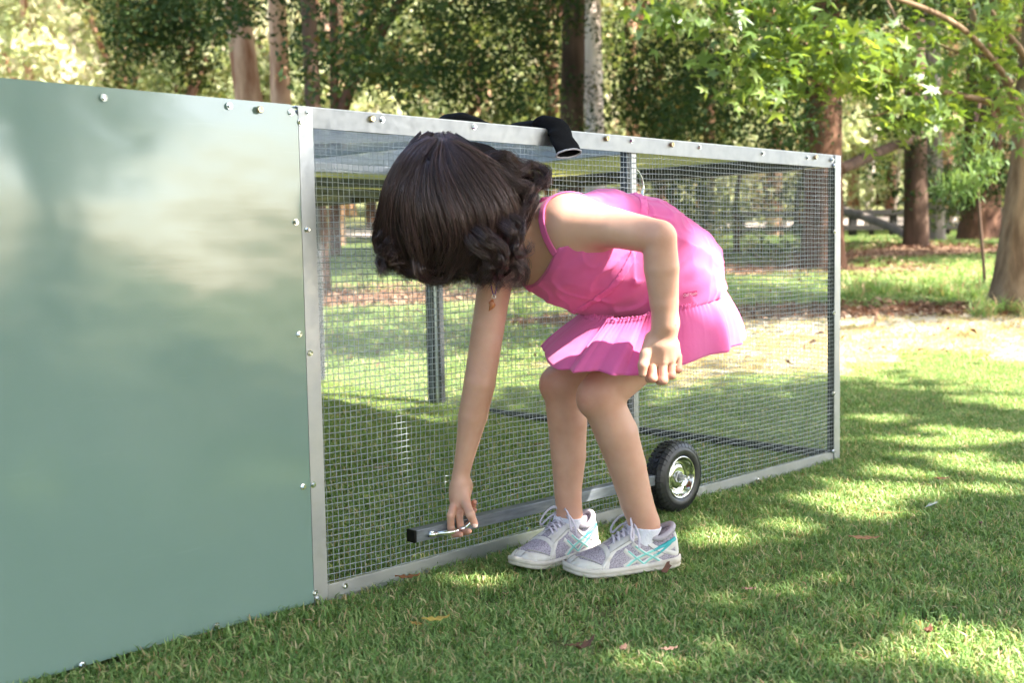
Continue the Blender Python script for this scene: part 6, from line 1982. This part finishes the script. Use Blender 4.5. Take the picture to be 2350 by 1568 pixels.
# ---------------------------------------------------------------- fence
B_post = simple('shade_toned_timber', (.007, .006, .0045), (.016, .013, .010), rough=.9, scale=6, stretch=(1, 1, .3), bmp=.4, bdist=.01)  # near-black timber: the shade on the fence is put into its colour
df = 21
fc = empty('timber_fence', at_px(2000, df), 'shade-toned post and rail timber fence across the back right, before the pale drive', 'fence')
for px, w_, yt in ((1700, 16, 488), (1830, 16, 487), (1956, 17, 486), (1999, 11, 498), (2049, 15, 482), (2170, 16, 484), (2292, 16, 482), (2400, 16, 480)):
    b = MB(); tp = W(px, yt, df); b0 = at_px(px, df); h_ = w_ / FPX * df / 2
    c = []
    for z_ in (b0[2] - .1, tp[2]):
        for sx, sy in ((-1, -1), (1, -1), (1, 1), (-1, 1)): c.append((tp[0] + sx * h_, tp[1] + sy * h_, z_))
    b.hexa(c); b.build('post', B_post, fc, bevel=.01)
for y0, y1, hh in ((490, 488, .055), (525, 523, .05)):
    b = MB(); p0 = W(1650, y0 + 2, df - .1); p1 = W(2450, y1 - 6, df - .1)
    b.hexa([p0 + (0, 0, -hh), p1 + (0, 0, -hh), p1 + (0, .06, -hh), p0 + (0, .06, -hh), p0 + (0, 0, hh), p1 + (0, 0, hh), p1 + (0, .06, hh), p0 + (0, .06, hh)]); b.build('rail', B_post, fc, bevel=.008)
b = MB(); v, f = trunk_mesh('b', [W(1900, 470, 17), W(1960, 490, 16.6), W(2040, 520, 16.2), W(2092, 550, 15.8)], [.05, .065, .06, .045], B_grey, None, n=8); b.add(v, f)
tag(b.build('fallen_branch', B_grey, None, True), 'bare grey branch propped down against the fence', 'branch')

# ---------------------------------------------------------------- maple on the right
mb = _mb
dm = float(np.dot(mb - CAM, _F))
def MW(px, py, dd=0): return W(px, py, dm + dd)
mt = empty('maple_tree', mb, 'young tree with star shaped bright green leaves and dappled tan trunk at the right edge', 'tree')
b = MB(); k_ = dm / FPX / 2
mt_pts = [MW(2318, 715), MW(2326, 620), MW(2338, 480), MW(2346, 370), MW(2350, 240), MW(2362, 100), MW(2370, -60), MW(2372, -500)]
v, f = trunk_mesh('t', mt_pts, [x * k_ for x in (104, 84, 70, 56, 46, 40, 36, 22)], B_maple, mt, n=18, rough=.05, seed=5, flare=.2); b.add(v, f)
LB = [([MW(2344, 300), MW(2334, 262, -.05), MW(2314, 202, -.1), MW(2270, 118, -.15), MW(2233, 40, -.2), MW(2215, -40, -.2)], [30, 24, 21, 20, 17, 14]),
      ([MW(2358, 180), MW(2349, 128, -.1), MW(2304, 70, -.2), MW(2270, 20, -.3)], [20, 16, 14, 10]),
      ([MW(2342, 300), MW(2310, 268, -.3), MW(2271, 235, -.4), MW(2187, 215, -.6), MW(2103, 198, -.8), MW(2035, 161, -.95), MW(1968, 141, -1.1), MW(1868, 111, -1.2), MW(1800, 67, -1.3), MW(1750, 44, -1.4), MW(1660, 30, -1.5)], [22, 18, 15, 13, 11, 9, 8, 7, 6, 5, 3]),
      ([MW(1990, 150, -1.0), MW(1951, 185, -1.1), MW(1901, 195, -1.1), MW(1851, 181, -1.2), MW(1810, 180, -1.2)], [7, 6, 5, 4, 2]),
      ([MW(2150, 95, -.6), MW(2105, 75, -.6), MW(2069, 57, -.6), MW(2035, 0, -.5), MW(2020, -30, -.5)], [8, 7, 6, 5, 4]),
      ([MW(2250, 130, -.5), MW(2200, 120, -.6), MW(2136, 94, -.6)], [6, 6, 6]),
      ([MW(2120, 200, -.8), MW(2080, 230, -.8), MW(2020, 262, -.9), MW(1975, 270, -.9)], [7, 5, 4, 2]),
      ([MW(1800, 67, -1.3), MW(1790, 40, -1.3), MW(1786, 0, -1.3)], [5, 4, 3]),
      ([MW(2320, 190, -.3), MW(2200, 60, -.9), MW(2000, -20, -1.4), MW(1750, -60, -1.8), MW(1500, -30, -2.0)], [14, 11, 8, 6, 3])]
for pts, ws in LB:
    v, f = trunk_mesh('l', pts, [x * k_ for x in ws], B_maple, mt, n=8, rough=.08, seed=len(pts)); b.add(v, f)
b.build('trunk', B_maple, mt, True)
cols = []
r = np.random.RandomState(12)
def add_cols(x0, x1, y0, y1, n, dd0, dd1, k=1.0):
    for i in range(n): cols.append((r.uniform(x0, x1), r.uniform(y0, y1), dm + r.uniform(dd0, dd1), k))
add_cols(1480, 1700, -30, 75, 20, -2.0, -1.3, .8)
add_cols(1670, 1820, 70, 200, 20, -1.5, -1.1)
add_cols(1800, 2000, 40, 190, 34, -1.4, -.8)
add_cols(1700, 1850, 0, 80, 12, -1.6, -1.2)
add_cols(1980, 2120, 120, 270, 24, -1.1, -.6)
add_cols(2100, 2300, 140, 290, 26, -.8, -.2)
add_cols(2050, 2160, 250, 330, 9, -.8, -.5, .7)
add_cols(2080, 2349, -40, 130, 26, -.9, .2)
add_cols(2250, 2349, 230, 300, 6, -.5, 0, .7)
C, tid = clumps(*spray(cols, 14, 9, (.24, .24, .15)), 15)
leaf_cloud('crown', C, np.full(len(C), .150), (.3, -.5, 1.1), np.clip(tid * .4 + np.random.RandomState(2).rand(len(C)) * .6, 0, 1), L_maple, mt, 1, 'star', 16)
up_ = upper(mb + np.array([2.2, -.7, 0]), 30, 1.9, 19, zr=(3.0, 6.0), rr=.6, cnt=75)
C, tid = clumps(*up_, 18)
leaf_cloud('crown', C, np.full(len(C), .13), (.3, -.5, 1.1), np.clip(tid, 0, 1), L_maple, mt, 1, 'star', 17)
# drooping pale gum shoots right of centre
b0 = at_px(2330, 11)
cl = [(2215, 320), (2245, 330), (2230, 350), (2195, 335), (2260, 355), (2235, 375), (2205, 380), (2270, 380), (2250, 395), (2215, 300), (2200, 430), (2185, 445), (2220, 425), (2210, 450), (2190, 415)]
cc = spray([(x, y, 8.6, .34) for x, y in cl], 90, 330, (.42, .3, .28))
tree('gum_sapling', at_px(2262, 8.9), W(2235, 250, 8.8), .014, .010, B_dark, 'pale green drooping shoots hanging between the two right trunks', 'tree', cc, L_droop, .085, 5.0, [([W(2250, 220, 8.8), W(2238, 280, 8.7), W(2225, 330, 8.6)], [.015, .012, .008])], seed=91, axis=(0.2, 0, -2.5))

# ---------------------------------------------------------------- shade tree behind the photographer's right shoulder
sd = np.array(SUN)
holes = [(W(1650, 745, 2.36), .11), (W(1680, 790, 2.38), .09), (W(1585, 600, 2.30), .035), (W(1372, 478, 2.15), .078), (W(1465, 515, 2.12), .080), (W(1532, 580, 2.1), .072), (W(1535, 670, 2.1), .066), (W(1522, 800, 2.12), .06)]  # gaps cut in the unseen crown to let sun reach chosen spots
thin = [(W(1390, 465, 2.18), .10), (W(1535, 600, 2.1), .08)]
for (px, py, rr) in ((2270, 1000, .16), (2120, 1010, .10), (2190, 1050, .10), (2060, 1085, .08), (1990, 1120, .09), (1900, 1155, .10), (1780, 1215, .07), (1960, 1175, .08), (2080, 1130, .08), (2310, 1080, .10), (2240, 1120, .06), (1850, 1180, .06), (2260, 1510, .08), (1640, 1235, .05), (2330, 930, .14), (2010, 960, .08), (2330, 1480, .08), (1500, 1520, .04)):
    holes.append((on_ground(px, py), rr))
for hx, hy, rr in ((.45, 1.2, .07), (1.25, .95, .09), (2.2, .65, .10), (2.9, .15, .14), (.95, .45, .08), (1.85, 1.3, .08), (3.2, 1.0, .12)):
    holes.append((np.array([hx, hy, 0.0]), rr))
st_base = np.array([6.6, -1.5, 0.0])
r = np.random.RandomState(44); C = []
n = 56000
gx = r.uniform(-5.2, 4.6, n); gy = r.uniform(-2.0, 5.15, n); hh_ = r.uniform(4.6, 7.4, n)
# clumpy density
den = np.zeros(n)
P = np.stack([gx, gy, np.zeros(n)], 1) + sd[None] * (hh_ / sd[2])[:, None]
cl_ = np.stack([r.uniform(-4.5, 4.5, 260), r.uniform(-1.8, 5.1, 260), r.uniform(4.8, 7.2, 260)], 1)
cl_ = np.stack([cl_[:, 0], cl_[:, 1], np.zeros(260)], 1) + sd[None] * (cl_[:, 2] / sd[2])[:, None]
g = r.randint(0, 260, n)
mk = r.rand(n) < .55
P = np.where(mk[:, None], cl_[g] + r.normal(0, 1, (n, 3)) * np.array([.34, .34, .22]), P)
ex = np.stack([r.uniform(-2.3, .3, 9000), r.uniform(.3, 3.0, 9000), np.zeros(9000)], 1)  # extra leaves added to keep sun off the green panel
P = np.vstack([P, ex + sd[None] * (r.uniform(4.8, 7.2, 9000) / sd[2])[:, None]])
ec = np.stack([r.uniform(-4.5, .6, 34), r.uniform(5.2, 8.2, 34), np.zeros(34)], 1) + sd[None] * (r.uniform(5.2, 7.0, 34) / sd[2])[:, None]  # leaf clumps added to break up the lit band inside the run
ep = ec[r.randint(0, 34, 5200)] + r.normal(0, 1, (5200, 3)) * np.array([.34, .22, .2])
# ragged far edge of the shade
gp = P - sd[None] * (P[:, 2] / sd[2])[:, None]
keep = gp[:, 1] < 4.3 + .35 * np.sin(gp[:, 0] * 1.7) + .2 * np.sin(gp[:, 0] * 4.3 + 1) + 1.1 * r.rand(len(gp)) ** 1.3
for c, rr in holes:
    q = P - c; q -= sd[None] * (q @ sd)[:, None]; dd = np.linalg.norm(q, axis=1)
    keep &= ~(dd < rr * (1 + .35 * np.sin(np.arctan2(q[:, 1], q[:, 0]) * 3 + c[0] * 9)) + .03)
for c, rr in thin:
    q = P - c; q -= sd[None] * (q @ sd)[:, None]; dd = np.linalg.norm(q, axis=1)
    keep &= ~((dd < rr) & (r.rand(len(P)) < .6))
blocker_leaves = []  # leaves added out of view only to block stray sun on the mesh
for px, py in ((905, 1050), (930, 1120), (925, 1190), (880, 1250), (950, 1240), (900, 1320), (860, 1180), (985, 1265), (880, 1110)):
    c = on_front(px, py, -.03)
    for k in range(16):
        blocker_leaves.append(c + sd * (r.uniform(4.8, 7.0) / sd[2]) + r.normal(0, .022, 3))
P = np.vstack([P[keep], ep, np.array(blocker_leaves)])
stt = empty('shade_tree', st_base, 'spreading tree that shades the lawn from behind the camera on the right', 'tree')
b = MB(); v, f = trunk_mesh('t', [st_base, st_base + (0, .1, 2), st_base + (-.2, .3, 4), st_base + (-.6, .6, 6.4)], [.3, .25, .2, .1], B_maple, stt, n=16, seed=8, flare=.3); b.add(v, f)
for k in range(14):
    e = cl_[r.randint(0, 260)]; s0 = st_base + np.array([-.2, .3, 3.2 + .2 * k])
    lp = spline([s0, s0 * .6 + e * .4 + (0, 0, .3), e], 30)
    if min(float(np.min(np.linalg.norm((lp - c) - np.outer((lp - c) @ sd, sd), axis=1))) - rr for c, rr in holes[:9]) < .14: continue
    v, f = trunk_mesh('l', [s0, s0 * .6 + e * .4 + (0, 0, .3), e], [.11, .07, .03], B_maple, stt, n=8, seed=k); b.add(v, f)
b.build('trunk', B_maple, stt, True)
leaf_cloud('crown', P, np.full(len(P), .125), (.6, -.3, 1.2), r.rand(len(P)), L_maple, stt, 1.5, 'oval', 46)
# trees behind the camera and to the sides: what the sheet metal mirrors
for i, (x, y, s_) in enumerate(((-9, -9, 1.2), (-4, -13, 1.1), (2, -11, 1.3), (8, -12, 1.2), (12, -5, 1.1), (-13, -3, 1.2), (15, 3, 1.3), (-3, -18, 1.4), (6, -17, 1.5), (17, -12, 1.4))):
    o = put(protos[1], (x, y, 0), r.rand() * 6.28, s_ * 1.35, 'tree of the wood standing out of frame behind the camera'); o['group'] = 'trees behind the camera'
